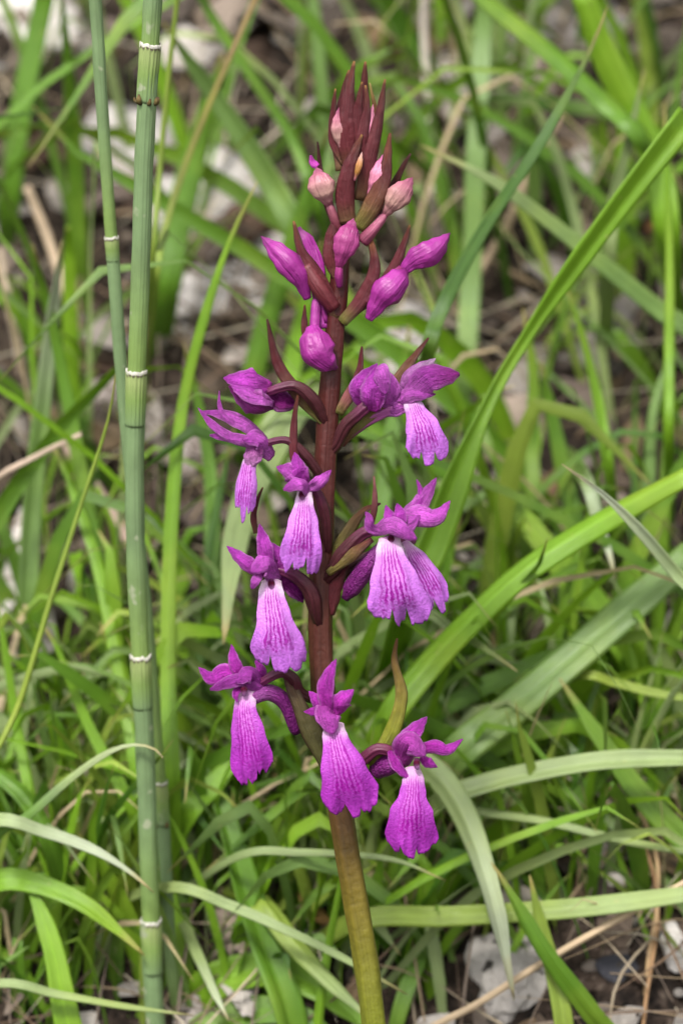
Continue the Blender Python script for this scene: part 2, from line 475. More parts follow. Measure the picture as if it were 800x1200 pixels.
stone('stone', 'light grey stone low beside the leftmost purple bud', 'stone', 262, 345, 130, 80, GREY, seed=5)
stone('stone', 'small pale stone right of the spike tip beside the dry straw', 'stone', 540, 84, 80, 60, WHT, seed=6)
stone('stone', 'dark grey stone at the top edge right of the centre', 'stone', 665, 28, 130, 80, DGR, seed=7)
stone('stone', 'grey stone behind crossing blades right of the upper flowers', 'stone', 705, 395, 100, 90, DGR, seed=8)
stone('stone', 'pale pinkish stone in the gap between green blades, upper right', 'stone', 625, 85, 60, 70, lin((190, 172, 164)), seed=9)
stone('stone', 'small white stone at the right edge near the bottom', 'stone', 790, 1110, 32, 60, WHT, seed=10)
stone('stone', 'pale stone at left between the horsetail and dry stalks', 'stone', 145, 170, 110, 100, GREY, seed=11)
stone('stone', 'grey stone at the top behind the spike, in the middle', 'stone', 325, 300, 80, 90, GREY, seed=12)
stone('stone', 'dark wet-looking stone near the bottom right corner', 'stone', 722, 1135, 50, 40, lin((62, 62, 68)), seed=13)
stone('stone', 'light stone behind the middle flowers, right of the stem', 'stone', 475, 405, 100, 110, GREY, seed=14)
stone('stone', 'large grey stone half covered by blades at lower right', 'stone', 690, 985, 120, 70, lin((158, 148, 142)), seed=15)

def dead_leaf(label, pts, w, col, cup=0.6, seed=0, lift=0.03, solid=0.003):
    P = []
    for (x, y) in pts:
        d = gdepth(x, y) - lift; P.append(W(x, y, d))
    n = gnormal(P[1].x, P[1].y)
    mb = MB(); add_petal(mb, P, [(0, w * .3), (.3, w), (.7, w * .85), (1, w * .08)], col, hint=n + Vector((0, -.4, 0)), cup=cup, nu=8, nv=14, wavy=0.5, seed=seed)
    return tag(mb.build('dead_leaf', M_LEAF, solid=solid), label, 'dead leaf', 'dead leaves on the bank')
dead_leaf('reddish brown dead leaf on the bank left of the top buds', [(270, 280), (300, 262), (345, 265)], 46, lin((128, 82, 62)), seed=21)
dead_leaf('white bleached dead leaf strip at the left edge', [(28, 590), (18, 660), (2, 740)], 26, lin((214, 206, 200)), seed=22)
dead_leaf('pale grey dead leaf behind the left middle of the horsetail', [(95, 470), (130, 460), (160, 490)], 46, lin((160, 148, 142)), seed=23)
dead_leaf('brown dead leaf under grass right of the middle flower pair', [(620, 610), (640, 575), (650, 550)], 30, lin((150, 118, 92)), seed=24)
dead_leaf('grey dead leaf beside the yellow-green long blade at left', [(215, 560), (222, 520), (250, 500)], 40, lin((170, 158, 152)), seed=25)
dead_leaf('tan curled dead leaf right of the small upright bract', [(595, 690), (580, 740), (600, 775)], 30, lin((160, 134, 104)), seed=26)
dead_leaf('orange brown dead leaf at the top right under the blades', [(690, 275), (740, 262), (800, 268)], 16, lin((176, 120, 70)), seed=27)
dead_leaf('dark brown dead leaf at the top centre above the spike', [(410, 20), (470, 45), (560, 40)], 50, lin((110, 88, 66)), seed=28)
dead_leaf('pale dead leaf lying below the lower right flower', [(560, 1080), (600, 1050), (640, 1060)], 30, lin((176, 166, 156)), seed=29)
dead_leaf('yellow-brown dead leaf tip left of the orchid stem base', [(350, 1045), (370, 1070), (395, 1085)], 18, lin((140, 110, 62)), seed=30)
dead_leaf('dark brown dead leaf low at the left behind the sheath', [(20, 195), (40, 180), (75, 150)], 36, lin((70, 52, 42)), seed=31)
dead_leaf('grey brown dead leaf in the gap below the horsetail ring at left', [(70, 850), (95, 835), (120, 810)], 42, lin((168, 150, 144)), seed=32)

# ------------------------------------------------------------------ grass
G_FRESH = lin((118, 160, 36)); G_MID = lin((94, 134, 36)); G_DARK = lin((66, 104, 26)); G_BLUE = lin((112, 142, 72)); G_PALE = lin((146, 164, 108)); G_SILV = lin((184, 192, 166)); G_YEL = lin((136, 158, 62))
STRAW = lin((190, 168, 134)); BROWN = lin((140, 96, 60)); WSTRAW = lin((214, 200, 176))

def blade_path(pts, f0, f1, ext=True):
    P = []
    n = len(pts) - 1
    if ext:
        dx, dy = pts[0][0] - pts[1][0], pts[0][1] - pts[1][1]; l = math.hypot(dx, dy) or 1
        e = 60 + 200 * (1 - f0)
        bx, by = pts[0][0] + dx / l * e * .6, pts[0][1] + dy / l * e * .6 + e * .35
        P.append(W(bx, by, gdepth(bx, by) * 1.0 + 0.03))
    for i, (x, y) in enumerate(pts):
        f = f0 + (f1 - f0) * (i / n)
        P.append(W(x, y, max(0.06, gdepth(x, y) * f)))
    return P

def blade(label, pts, w, col, f0, f1, notip=False, tipcol=None, name='grass_blade', cat='grass blade', group='grass blades around the orchid', mat=None, cup=0.35, fold=0.25, hint=(0, -1, 0.35), twist=0.0, wprof=None, seed=[0]):
    seed[0] += 1
    P = blade_path(pts, f0, f1)
    pr = wprof or ([(0, w * .6), (.25, w), (.8, w), (1, w * .8)] if notip else [(0, w * .6), (.25, w), (.55, w * .95), (.8, w * .68), (.95, w * .25), (1, w * .02)])
    c = col if tipcol is None else [(0, col), (.6, col), (.9, tipcol), (1, tipcol)]
    q = random.Random(seed[0]); fold = fold * q.choice([-1.2, -.6, .5, 1.0]); hint = (hint[0] + q.uniform(-.5, .5), hint[1], hint[2])
    if cup < .9: cup = q.uniform(-.3, .3)
    mb = MB(); add_petal(mb, P, pr, c, hint=hint, cup=cup, nu=8, nv=34, fold=fold, twist=twist or q.uniform(-.5, .5), wavy=0.22, seed=seed[0])
    if notip: mb.uv = [(u, v * .85) for u, v in mb.uv]
    return tag(mb.build(name, mat or M_BLADE, solid=0.0018), label, cat, group)

B = blade
# left side
B('broad blurred blade rising through the top left corner', [(12, 235), (25, 130), (52, 0), (62, -60)], 26, G_MID, .9, .7, True)
B('upright green blade left of the thin horsetail near the top', [(95, 300), (90, 180), (82, 70), (70, -30)], 23, G_MID, .9, .6)
B('blue-green upright blade at left with a pale pointed tip', [(32, 720), (40, 570), (58, 400), (73, 282)], 24, G_BLUE, .8, .45, tipcol=G_SILV)
B('dark green blade leaning left beside the blue-green blade', [(122, 700), (108, 620), (78, 460), (55, 350), (38, 285)], 18, G_MID, .75, .45)
B('yellowish broad blade arching down left of the thick horsetail', [(165, 920), (145, 800), (118, 670), (88, 580), (58, 512)], 22, G_FRESH, .6, .6)
B('thin yellow-green stalk slanting across the left side', [(-20, 920), (22, 825), (60, 700), (92, 600), (126, 495), (138, 425)], 8, G_YEL, .35, .2, cup=1.2, fold=0)
B('thin pale stalk just right of the thick horsetail at the top', [(178, 330), (188, 200), (198, 90), (208, 0), (212, -40)], 7, G_YEL, .45, .35, True, cup=1.2, fold=0)
B('slender blade with a dry brown tip crossing right of the horsetail', [(182, 340), (192, 275), (215, 200), (242, 130), (268, 70), (303, -10)], 8, G_YEL, .5, .45, tipcol=lin((126, 96, 62)), notip=True)
B('wide dark green blade behind the brown-tipped blade', [(192, 345), (205, 270), (226, 190), (245, 120), (262, 60)], 36, G_MID, .85, .7)
B('broad grey-green blade slanting down toward the top buds', [(355, 285), (318, 215), (270, 140), (225, 75), (190, 25)], 30, G_BLUE, .8, .6)
B('narrow green blade slanting behind the spike top', [(375, 250), (345, 165), (300, 95), (250, 20), (225, -30)], 15, G_MID, .8, .65, True)
B('long yellow-green blade running down right of the thick horsetail', [(202, 930), (196, 780), (200, 620), (213, 480), (238, 375), (268, 285), (302, 212)], 19, G_FRESH, .5, .35)
B('dark green blade behind the left purple bud', [(290, 470), (310, 385), (340, 290), (372, 195), (385, 150)], 26, G_MID, .85, .6)
B('deep green blade left of the lowest left flower, standing upright', [(255, 800), (250, 680), (247, 560), (232, 470), (215, 400)], 20, G_MID, .75, .6)
B('second deep green upright blade merging low with its neighbour', [(228, 830), (236, 740), (245, 650), (262, 560), (275, 500)], 17, G_DARK, .7, .6)
B('wide pale grey-green leaf hanging behind the left flowers', [(350, 470), (318, 520), (288, 590), (272, 660), (262, 755)], 46, G_PALE, .62, .4, hint=(0, -1, .6))
B('bent blade with a silvery arched tip crossing the thick horsetail', [(-10, 985), (30, 958), (80, 914), (122, 884), (152, 873), (178, 876), (191, 888)], 13, G_MID, .35, .16, tipcol=G_SILV, hint=(0, -1, 1))
B('pale blade pointing right with its tip on the horsetail', [(-15, 962), (55, 976), (110, 996), (150, 1020), (181, 1046)], 20, G_PALE, .3, .25, tipcol=G_SILV, hint=(0, -1, .8))
B('broad green blade arching to the horsetail below the silvery tips', [(-10, 1036), (40, 1036), (95, 1058), (135, 1088), (170, 1120)], 30, G_FRESH, .5, .4, hint=(0, -1, .8))
B('light green wide blade dropping to the bottom left edge', [(95, 1260), (78, 1190), (62, 1110), (40, 1050), (20, 1020)], 33, G_FRESH, .4, .5)
B('thin pale blade lying across the bottom left', [(-10, 1154), (70, 1166), (150, 1180), (228, 1190)], 12, G_PALE, .3, .3, hint=(0, -1, .8))
B('green blade bending down at left below the yellow stalk', [(160, 960), (130, 900), (100, 840), (72, 770), (50, 730)], 16, G_FRESH, .6, .5)
B('narrow blade at the left edge below the white leaf strip', [(40, 960), (22, 860), (8, 770), (-5, 690)], 14, G_FRESH, .6, .5)
B('dark green blade at the left edge near the silvery tips', [(60, 990), (30, 935), (-5, 905)], 26, G_MID, .5, .5, True)
B('green blade behind the arched silvery tip', [(140, 960), (150, 900), (140, 800), (118, 730)], 20, G_FRESH, .8, .6)
# bottom centre
B('pale narrow blade crossing behind the orchid stem near the bottom', [(200, 1040), (270, 1062), (335, 1090), (400, 1122), (478, 1166)], 14, G_PALE, .5, .3, hint=(0, -1, .8))
B('pale yellowish broad blade slanting to the orchid stem at the bottom', [(300, 1050), (345, 1105), (385, 1148), (440, 1200)], 28, G_YEL, .7, .35, hint=(0, -1, .7), tipcol=G_PALE)
B('wide green blade arching at the bottom centre, upper of two', [(240, 1160), (280, 1142), (330, 1140), (390, 1170), (440, 1215)], 44, G_FRESH, .95, .7, hint=(0, -1, .9))
B('wide green blade at the bottom edge, lower of two', [(230, 1215), (280, 1188), (340, 1188), (400, 1215)], 40, G_MID, .95, .8, hint=(0, -1, .9))
B('thin pale blade crossing behind the orchid stem below the flowers', [(280, 1003), (350, 999), (420, 1002), (470, 1010), (522, 1032)], 10, G_PALE, .5, .3, hint=(0, -1, .8))
B('bright green blade reaching toward the lowest left flower', [(215, 960), (245, 925), (285, 885), (330, 850)], 34, G_FRESH, .6, .6, hint=(0, -1, .7))
B('dark broad blade dropping left of the orchid stem', [(335, 1180), (305, 1100), (275, 1000), (252, 920), (240, 860)], 38, G_MID, .7, .6)
B('short blade tip crossing beside the thick horsetail at the bottom', [(212, 1075), (230, 1115), (250, 1160), (268, 1196)], 14, G_PALE, .9, .5, tipcol=G_SILV)
B('narrow green blade between the orchid stem and lowest left flower', [(290, 1070), (330, 990), (365, 910), (380, 850)], 20, G_FRESH, .8, .6)
B('light green narrow blade leaning left of the orchid stem', [(375, 1180), (385, 1110), (398, 1040), (402, 1000)], 12, G_FRESH, .6, .45)
# right side
B('dark green blade leaning right of the spike with a fine tip at the top', [(500, 420), (512, 375), (535, 325), (575, 255), (625, 180), (665, 110), (695, 50), (712, 5)], 19, G_DARK, .4, .35)
B('long broad blade sweeping from the middle flowers to the top right', [(480, 690), (505, 640), (540, 545), (580, 455), (620, 388), (650, 342), (700, 272), (750, 205), (805, 135)], 40, G_FRESH, .4, .3, True, wprof=[(0, 36), (.25, 46), (.45, 40), (.58, 17), (.66, 16), (.8, 28), (1, 36)])
B('light green blade arching right from behind the lower flowers', [(450, 850), (500, 780), (555, 722), (615, 668), (680, 625), (740, 590), (810, 552)], 33, G_FRESH, .5, .3, True, hint=(0, -1, .6))
B('pale silvery-edged blade with its tip pointing up left', [(830, 715), (795, 676), (750, 622), (705, 578), (658, 544)], 20, G_BLUE, .3, .2, tipcol=G_SILV)
B('broad blue-green blade slanting behind the right side', [(530, 890), (590, 838), (660, 778), (735, 712), (810, 645)], 42, G_BLUE, .6, .5, True, hint=(0, -1, .6))
B('pale grey-green blade drooping right of the lowest flowers', [(470, 890), (510, 908), (540, 950), (562, 1005), (582, 1075), (602, 1172)], 34, G_PALE, .5, .2, hint=(0, -1, .6), tipcol=G_SILV)
B('pale green arched blade crossing the lower right', [(510, 945), (560, 922), (630, 905), (710, 893), (810, 890)], 26, G_PALE, .55, .4, True, hint=(0, -1, .8))
B('mid green blade slanting down to the right edge', [(835, 1010), (795, 980), (745, 925), (700, 862), (655, 795)], 31, G_MID, .6, .55)
B('thin pale blade lying across the lower right', [(520, 945), (570, 952), (640, 962), (730, 984), (815, 1000)], 11, G_PALE, .6, .5, True, hint=(0, -1, .8))
B('long two-toned blade crossing the bottom right', [(420, 1078), (520, 1074), (620, 1068), (710, 1060), (815, 1046)], 25, G_YEL, .6, .45, True, hint=(0, -1, .8), tipcol=G_PALE)
B('yellow-green upright blade near the white pitted stone', [(660, 1200), (648, 1140), (632, 1080), (620, 1025)], 24, G_YEL, .5, .4)
B('mid green blade slanting to the bottom edge beside the white pitted stone', [(730, 1240), (690, 1185), (640, 1118), (600, 1050), (575, 1010)], 27, G_MID, .3, .3)
B('bright yellow-green upright stalk at the right edge', [(782, 520), (783, 420), (784, 300), (780, 200), (778, 120)], 15, G_FRESH, .6, .5, cup=.9)
B('blurred upright blade above the right buds', [(545, 440), (552, 320), (558, 180), (566, 40), (570, -30)], 24, G_BLUE, .9, .7, True)
B('dark broad blade slanting across the upper right', [(760, 170), (715, 125), (650, 65), (580, 8), (540, -25)], 28, G_MID, .6, .55, True)
B('dark horizontal blade behind the upper right grass', [(740, 140), (660, 124), (580, 116), (490, 112)], 17, G_DARK, .85, .8)
B('broad blade bending down the upper right side', [(782, 290), (770, 200), (738, 130), (705, 60), (680, -10)], 34, G_FRESH, .7, .55, True)
B('long pale blade slanting from the spike to the right edge', [(830, 405), (770, 362), (700, 305), (630, 250), (570, 208), (492, 170)], 24, G_BLUE, .7, .5, tipcol=G_PALE)
B('pale upright blade in the upper right corner', [(712, 320), (718, 240), (735, 170), (755, 80)], 17, G_PALE, .7, .55)
B('yellow-green blade standing below the twisted broad blade', [(712, 560), (700, 480), (682, 400), (660, 325)], 20, G_FRESH, .7, .6)
B('light green blurred blade slanting right of the middle flower pair', [(740, 770), (700, 715), (650, 655), (605, 600), (565, 552)], 38, G_FRESH, .8, .7)
B('thin yellow blade at the right edge above the beige stalk', [(675, 792), (720, 800), (765, 812), (815, 820)], 11, G_YEL, .6, .55, True)
B('short pale blade tip right of the big middle flower', [(490, 715), (530, 738), (568, 760), (606, 787)], 15, G_PALE, .6, .4)
B('small pale blade tip hanging below the arching light blade', [(685, 560), (702, 615), (714, 650), (720, 678)], 22, G_BLUE, .6, .5, tipcol=G_SILV)
B('green blade rising behind the green upright bract', [(400, 920), (430, 855), (470, 765), (520, 660), (540, 600)], 38, G_FRESH, .8, .65)
B('upright green blade right of the speckled upper flower', [(628, 600), (622, 520), (625, 440), (612, 360)], 18, G_MID, .8, .65)
B('green blade leaning among the right middle grass', [(680, 640), (662, 560), (645, 480), (632, 420)], 22, G_MID, .85, .7)
B('upright blade of the far right middle grass', [(755, 640), (760, 560), (765, 480), (790, 400)], 16, G_BLUE, .8, .7)
B('glaucous upright blade behind the spike top', [(382, 240), (380, 150), (374, 80), (364, -20)], 17, G_BLUE, .85, .7, True)
B('green blade right of the stem between the flower rows', [(440, 640), (452, 540), (470, 440), (480, 380)], 26, G_MID, .85, .7)
B('fresh green blade right of the stem foot', [(470, 1180), (500, 1100), (540, 1000), (590, 900)], 20, G_MID, .9, .75)
B('narrow blade slanting left of the spike behind the maroon bracts', [(330, 520), (345, 420), (365, 330), (378, 280)], 24, G_FRESH, .85, .7)

def straw(label, pts, w, col, f0=.95, f1=.8, **k):
    return blade(label, pts, w, col, f0, f1, notip=True, name='dry_stalk', cat='dry stalk', group='dry stalks among the grass', mat=M_STRAW, cup=1.3, fold=0, **k)
straw('whitish dry stalk standing right of the spike tip', [(508, 225), (504, 130), (499, 50), (497, -20)], 12, lin((210, 198, 186)))
straw('thin pinkish dry stalk slanting at the left edge', [(-15, 570), (40, 535), (95, 508)], 8, lin((190, 168, 148)), .6, .5)
straw('pinkish dry stalk sloping toward the thick horsetail', [(158, 655), (130, 600), (100, 552), (72, 522)], 14, lin((200, 172, 156)), .85, .8)
straw('long beige dry stalk crossing the bottom right corner', [(480, 1222), (560, 1176), (640, 1126), (720, 1080), (815, 1028)], 10, lin((196, 172, 140)), .7, .5)
straw('thick beige dry stalk lying at the right', [(610, 888), (670, 876), (730, 862), (795, 852)], 20, lin((196, 178, 146)), .95, .9)
straw('thin orange dry stalk curving at the lower right', [(755, 1180), (770, 1060), (748, 975), (715, 925), (670, 885)], 5, lin((150, 116, 80)), .8, .8)
straw('beige dry stalk in the upper left behind the thin horsetail', [(88, 380), (72, 325), (55, 275), (32, 218)], 13, lin((200, 176, 148)), .9, .85)
straw('pale dry stalk leaning below the beige upper left one', [(20, 400), (8, 340), (0, 290)], 12, lin((190, 170, 148)), .95, .9)
straw('dry stalk sloping down behind the right buds', [(555, 330), (590, 270), (620, 200), (655, 135)], 12, lin((180, 156, 128)), .95, .9)
straw('dry tan stalk slanting beside the stem base', [(290, 960), (325, 905), (350, 855), (372, 810)], 8, lin((176, 150, 98)), .9, .8)
straw('pale dry stalk at lower left under the arched blade', [(150, 1010), (118, 950), (100, 900), (92, 860)], 12, lin((200, 184, 168)), .95, .9)
straw('thin dry stalk near the grey stone at the right', [(760, 1120), (770, 1060), (768, 1000), (745, 940)], 5, lin((180, 150, 110)), .8, .75)

# --- the rest of the grass, which nobody could count
def make_grass():
    mb = MB(); cols = [G_FRESH, G_FRESH, G_MID, G_MID, G_DARK, G_BLUE, G_YEL, G_PALE]
    n = 0
    while n < 2550:
        r = rng.random()
        low = n >= 1750
        if low: x, y = rng.choice([rng.uniform(-.5, .12), rng.uniform(-.5, .55)]), rng.uniform(.17, .44)
        elif r < .55: x, y = rng.uniform(-.8, .85), rng.uniform(.22, 1.9)
        elif r < .8: x, y = rng.uniform(-2.2, 2.2), rng.uniform(.3, 3.2)
        else: x, y = rng.uniform(-2.2, 2.2), rng.uniform(-2.2, .3)
        front = y < .3 and not low
        if front and abs(x) < .1 and y > -.1: continue
        if not front and not low and abs(x) < .75:
            # bare stony patches on the upper left, grassier on the right and low down
            dens = (0.42 if x > 0.05 else 0.05) + (0.75 if x > 0.05 else 0.45) * max(0, 1 - y / .8)
            if noise.noise(Vector((x * 2.2, y * 2.2, 20))) * .8 + dens < rng.random(): continue
        n += 1
        h = rng.uniform(.08, .34) if front else rng.choice([rng.uniform(.12, .35), rng.uniform(.25, .8)])
        if low: h = rng.uniform(.12, .38)
        p = Vector((x, y, ground_h(x, y) - .01))
        a = rng.uniform(0, 6.28); lean = rng.choice([rng.uniform(.05, .5), rng.uniform(.3, 1.3)]); bend = rng.uniform(0, .7)
        dr = Vector((math.cos(a), math.sin(a), 0))
        if dr.y < 0 and not front: dr.y *= .5
        q1 = p + Vector((0, 0, h * .5)) + dr * h * lean * .4
        q2 = p + Vector((0, 0, h * (.92 - bend * .3))) + dr * h * lean
        q3 = p + Vector((0, 0, h * (1 - bend))) + dr * h * (lean + bend * .7)
        if front and abs(x) < .8 and any(q.z > -0.74 - 0.435 * q.y for q in (q1, q2, q3)): n -= 1; continue
        if not front and min(q1.y, q2.y, q3.y) < (.10 if low else .16): n -= 1; continue
        w = rng.choice([rng.uniform(4, 11), rng.uniform(8, 16), rng.uniform(14, 30)])
        k = rng.uniform(.7, 1.15); c = rng.choice(cols); c = tuple(v * k for v in c)
        if w < 9 and rng.random() < .2: c = STRAW
        ha = rng.uniform(0, 6.28)
        add_petal(mb, [p, q1, q2, q3], [(0, w * .7), (.4, w), (.75, w * .7), (1, w * .03)], c, hint=(math.cos(ha), math.sin(ha), .4), cup=.3, nu=2, nv=9, fold=rng.uniform(-.3, .3), twist=rng.uniform(-1.2, 1.2))
    tag(mb.build('grass', M_BLADE), 'green grass growing all over the bank behind the orchid', 'grass', kind='stuff')
make_grass()

# ------------------------------------------------------------------ horsetails
def horsetail(label, pts, rad, d, rings, name='horsetail'):
    P = [W(x, y, d[0] + (d[1] - d[0]) * i / (len(pts) - 1)) for i, (x, y) in enumerate(pts)]
    b = P[-1]; P.append(Vector((b.x + .01, b.y, ground_h(b.x, b.y) - .02)))
    fine, L = arc_resample(P, 400)
    base = bpy.data.objects.new(name, None); COL.objects.link(base); base.empty_display_size = .05
    tag(base, label, 'horsetail', 'horsetail stems')
    def at_py(py):
        best = min(range(401), key=lambda i: abs((600 - (fine[i] - CAM).dot(UPV) / (fine[i] - CAM).dot(FWD) * DIST * 1000) - py))
        return best
    cuts = [0] + [at_py(r[0]) for r in rings] + [400]
    gA, gB = lin((112, 136, 92)), lin((120, 146, 76)); gS = lin((146, 162, 100)); wt = lin((204, 200, 188)); dk2 = lin((104, 98, 78)); dk = lin((48, 44, 36))
    for i in range(len(cuts) - 1):
        a, c = cuts[i], cuts[i + 1]
        seg = [fine[a], fine[(2 * a + c) // 3], fine[(a + 2 * c) // 3], fine[c]] if c - a > 6 else [fine[a], fine[c]]
        seg[-1] = fine[min(400, c + (6 if i < len(cuts) - 2 else 0))]
        mb = MB(); add_tube(mb, seg, [(0, rad * (.98)), (.5, rad * .96), (1, rad * .90)], [(0, gA), (.55, gA), (.9, gB), (1, gB)], nv=30, ns=64, ribs=16, rib=.024, rough=.09, seed=i)
        mb.build('internode', M_HORSE, base)
    for (py, slen, knobs) in rings:
        a = at_py(py); e = at_py(py + slen)
        mb = MB(); add_tube(mb, [fine[a], fine[(2 * a + e) // 3], fine[(a + 2 * e) // 3], fine[e]], [(0, rad * 1.09), (.12, rad * 1.08), (.6, rad * 1.03), (1, rad * 1.0)], [(0, gS), (.15, gS), (.5, gB), (1, gA)], nv=16, ns=64, ribs=16, rib=.045)
        sh = mb.build('sheath', M_HORSE, base)
        # rim of short white teeth with a dark band under it
        p = fine[a]; T = (fine[a] - fine[min(400, a + 3)]).normalized(); N = (Vector((0, -1, .2)) - T * Vector((0, -1, .2)).dot(T)).normalized(); S = T.cross(N)
        k = rad * .001 * pscale(p)
        mb = MB(); nt = 48
        rows, uvs, cs = [], [], []
        for (h, rr, c) in ((-.75, 1.10, gS), (-.6, 1.11, dk2), (-.3, 1.12, dk2), (-.2, 1.13, wt), (.3, 1.12, wt), (.4, 1.08, wt), (.3, .98, dk2)):
            row = []
            for j in range(nt):
                an = 2 * math.pi * j / nt; hh = h * .55 + (.05 * (1 if j % 3 == 1 else -.3) if h > 0 else 0) + .34 * noise.noise(Vector((math.cos(an) * 2, math.sin(an) * 2, py)))
                row.append(p + T * (hh * k) + (S * math.cos(an) + N * math.sin(an)) * k * (rr + .03 * noise.noise(Vector((math.cos(an) * 3, math.sin(an) * 3, h * 3 + py)))))
            rows.append(row); uvs.append([(j / nt, h) for j in range(nt)])
            cs.append([tuple(v * (1 - .75 * max(0, noise.noise(Vector((j * .45, h * 4, py * .1))))) for v in c) for j in range(nt)])
        mb.grid(rows, uvs, cs, closed=True); mb.build('tooth_rim', M_HORSE, sh)
        if knobs:
            p = fine[e]
            for an in knobs:
                mb = MB(); dr = S * math.cos(an) + N * math.sin(an)
                q = p + dr * k * .85
                z = .6 + .7 * abs(math.sin(an * 5)); add_tube(mb, [q, q + dr * k * .3 + T * k * .1 * z, q + dr * k * .42 + T * k * .7 * z], [(0, rad * .28), (.5, rad * .24 * z), (1, rad * .1)], [(0, lin((40, 30, 20))), (.4, lin((88, 76, 36))), (.8, lin((110, 88, 44))), (1, lin((70, 46, 28)))], nv=8, ns=8)
                mb.build('branch_bud', M_HORSE, base)
    return base
horsetail('thick jointed green horsetail stem standing left of the orchid', [(183, -90), (179, 0), (176, 60), (171, 130), (166, 290), (160, 440), (158, 600), (165, 770), (171, 900), (177, 1080), (182, 1200)], 11.4, (.12, .12), [(52, 68, (3.14, 2.2, 1.2, .5, .1)), (434, 66, None), (771, 60, None), (1080, 60, None)])
horsetail('thin dark green horsetail stem curving behind the thick one', [(104, -90), (112, 0), (124, 190), (131, 280), (138, 380), (147, 490), (160, 620), (174, 740), (184, 860), (191, 960), (199, 1100), (204, 1200)], 7.6, (.2, .17), [(278, 28, None), (918, 50, (2.6, 1.0))])

# ------------------------------------------------------------------ the orchid
orchid = bpy.data.objects.new('orchid', None); COL.objects.link(orchid); orchid.empty_display_size = .05
tag(orchid, 'purple wild orchid with maroon stem, opening flowers and pink top buds', 'orchid')
MAROON = lin((86, 32, 38)); MAR2 = lin((104, 46, 52)); OLIVE = lin((116, 104, 36)); OLB = lin((92, 72, 44)); BRG = lin((112, 112, 50))
STEMPTS = [(418, 120, 0), (412, 190, 0), (404, 260, 0), (397, 340, 0), (389, 430, 0), (381, 550, 0), (376, 680, 0), (377, 780, 0), (385, 870, 0), (399, 950, 0), (414, 1040, 0), (428, 1120, 0), (438, 1200, 0)]
def stem_x(y):
    for (x0, y0, _), (x1, y1, _) in zip(STEMPTS, STEMPTS[1:]):
        if y <= y1: return x0 + (x1 - x0) * (y - y0) / (y1 - y0)
    return STEMPTS[-1][0]
def make_stem():
    P = px3(STEMPTS); b = P[-1]; P += [Vector((b.x + .03, b.y - .03, -.86)), Vector((b.x + .04, b.y - .05, ground_h(b.x + .04, b.y - .05) - .03))]
    mb = MB()
    add_tube(mb, P, [(0, 5), (.06, 8), (.15, 11.5), (.25, 13.2), (.45, 14.2), (.6, 14.6), (.72, 14.2), (.8, 14), (1, 14)],
             [(0, lin((72, 26, 28))), (.3, lin((72, 32, 28))), (.46, lin((74, 40, 28))), (.54, lin((86, 62, 32))), (.60, lin((104, 92, 32))), (.68, lin((108, 112, 34))), (.75, lin((110, 122, 36))), (1, OLIVE)], nv=110, ns=40, ribs=5, rib=.05, rough=.09, twist=1.2)
    mb.build('stem', M_STEM, orchid)
make_stem()

def bract(pts, w, cols=None, cup=.9, hint=(0, -1, .3), label=None, wp=None, solid=.0022, wavy=.2, edge=None):
    mb = MB(); c = cols or [(0, lin((110, 84, 56))), (.25, MAR2), (.7, MAROON), (.95, lin((96, 52, 40))), (1, lin((150, 110, 60)))]
    add_petal(mb, px3(pts), wp or [(0, w * .75), (.3, w), (.55, w * .8), (.8, w * .42), (.95, w * .16), (1, w * .04)], c, hint=hint, cup=cup, nu=10, nv=22, wavy=wavy, seed=pts[0][0], edge=edge)
    o = mb.build('bract', M_BRACT, orchid, solid=solid)
    if label: o['label'] = label
    return o

PK = lin((206, 120, 150)); PKP = lin((222, 178, 176)); PUR = lin((166, 44, 150)); PUR2 = lin((186, 66, 170)); DPUR = lin((126, 30, 112))
def bud(pts, r, cols, stalk=None, label=None, pr=None, flat=.9):
    mb = MB(); r *= .92
    add_tube(mb, px3(pts), pr or [(0, r * .3), (.16, r * .5), (.36, r * .86), (.52, r * 1.02), (.7, r * .8), (.88, r * .36), (1, r * .05)], cols, nv=30, ns=42, flat=flat, rough=.16, seed=pts[0][0], overlap=(rng.uniform(0, 1), rng.uniform(.2, .5)))
    o = mb.build('bud', M_BUD, orchid)
    if stalk:
        mb = MB(); add_tube(mb, px3(stalk[0]), stalk[1], stalk[2] if len(stalk) > 2 else [(0, MAR2), (1, cols[0][1])], nv=12, ns=12, ribs=4, rib=.08, twist=2)
        mb.build('bud_stalk', M_OVARY, o)
    if label: o['label'] = label
    return o
PALEC = [(0, lin((150, 86, 104))), (.35, lin((180, 140, 130))), (.7, lin((172, 104, 122))), (1, lin((146, 66, 104)))]
PURC = [(0, lin((160, 52, 146))), (.4, lin((148, 42, 130))), (.8, lin((158, 48, 142))), (1, lin((112, 28, 98)))]

# top tuft
bract([(418, 175, 10), (424, 140, 8), (428, 72, 6)], 18)
bract([(430, 190, 6), (440, 140, 12), (433, 97, 12)], 9, [(0, MAR2), (.7, lin((120, 80, 50))), (1, lin((170, 150, 90)))])
bract([(412, 205, -4), (407, 155, -16), (408, 112, -16), (415, 72, -8)], 27, cup=1.0)
bract([(400, 200, -2), (398, 150, 2), (405, 100, 2), (409, 82, 2)], 20)
bract([(428, 205, -8), (424, 165, -18), (430, 125, -16), (428, 100, -12)], 16)
bract([(420, 180, -10), (418, 140, -16), (424, 96, -14)], 15)
bract([(404, 192, -4), (391, 165, -6), (390, 135, -6), (393, 104, -4)], 12)
bud([(402, 178, -8), (396, 152, -10), (397, 126, -10)], 8.5, PALEC, label='pale pink closed bud in the top tuft')
bract([(422, 235, -8), (434, 185, -18), (444, 140, -16), (451, 93, -10)], 20, hint=(.3, -1, .2))
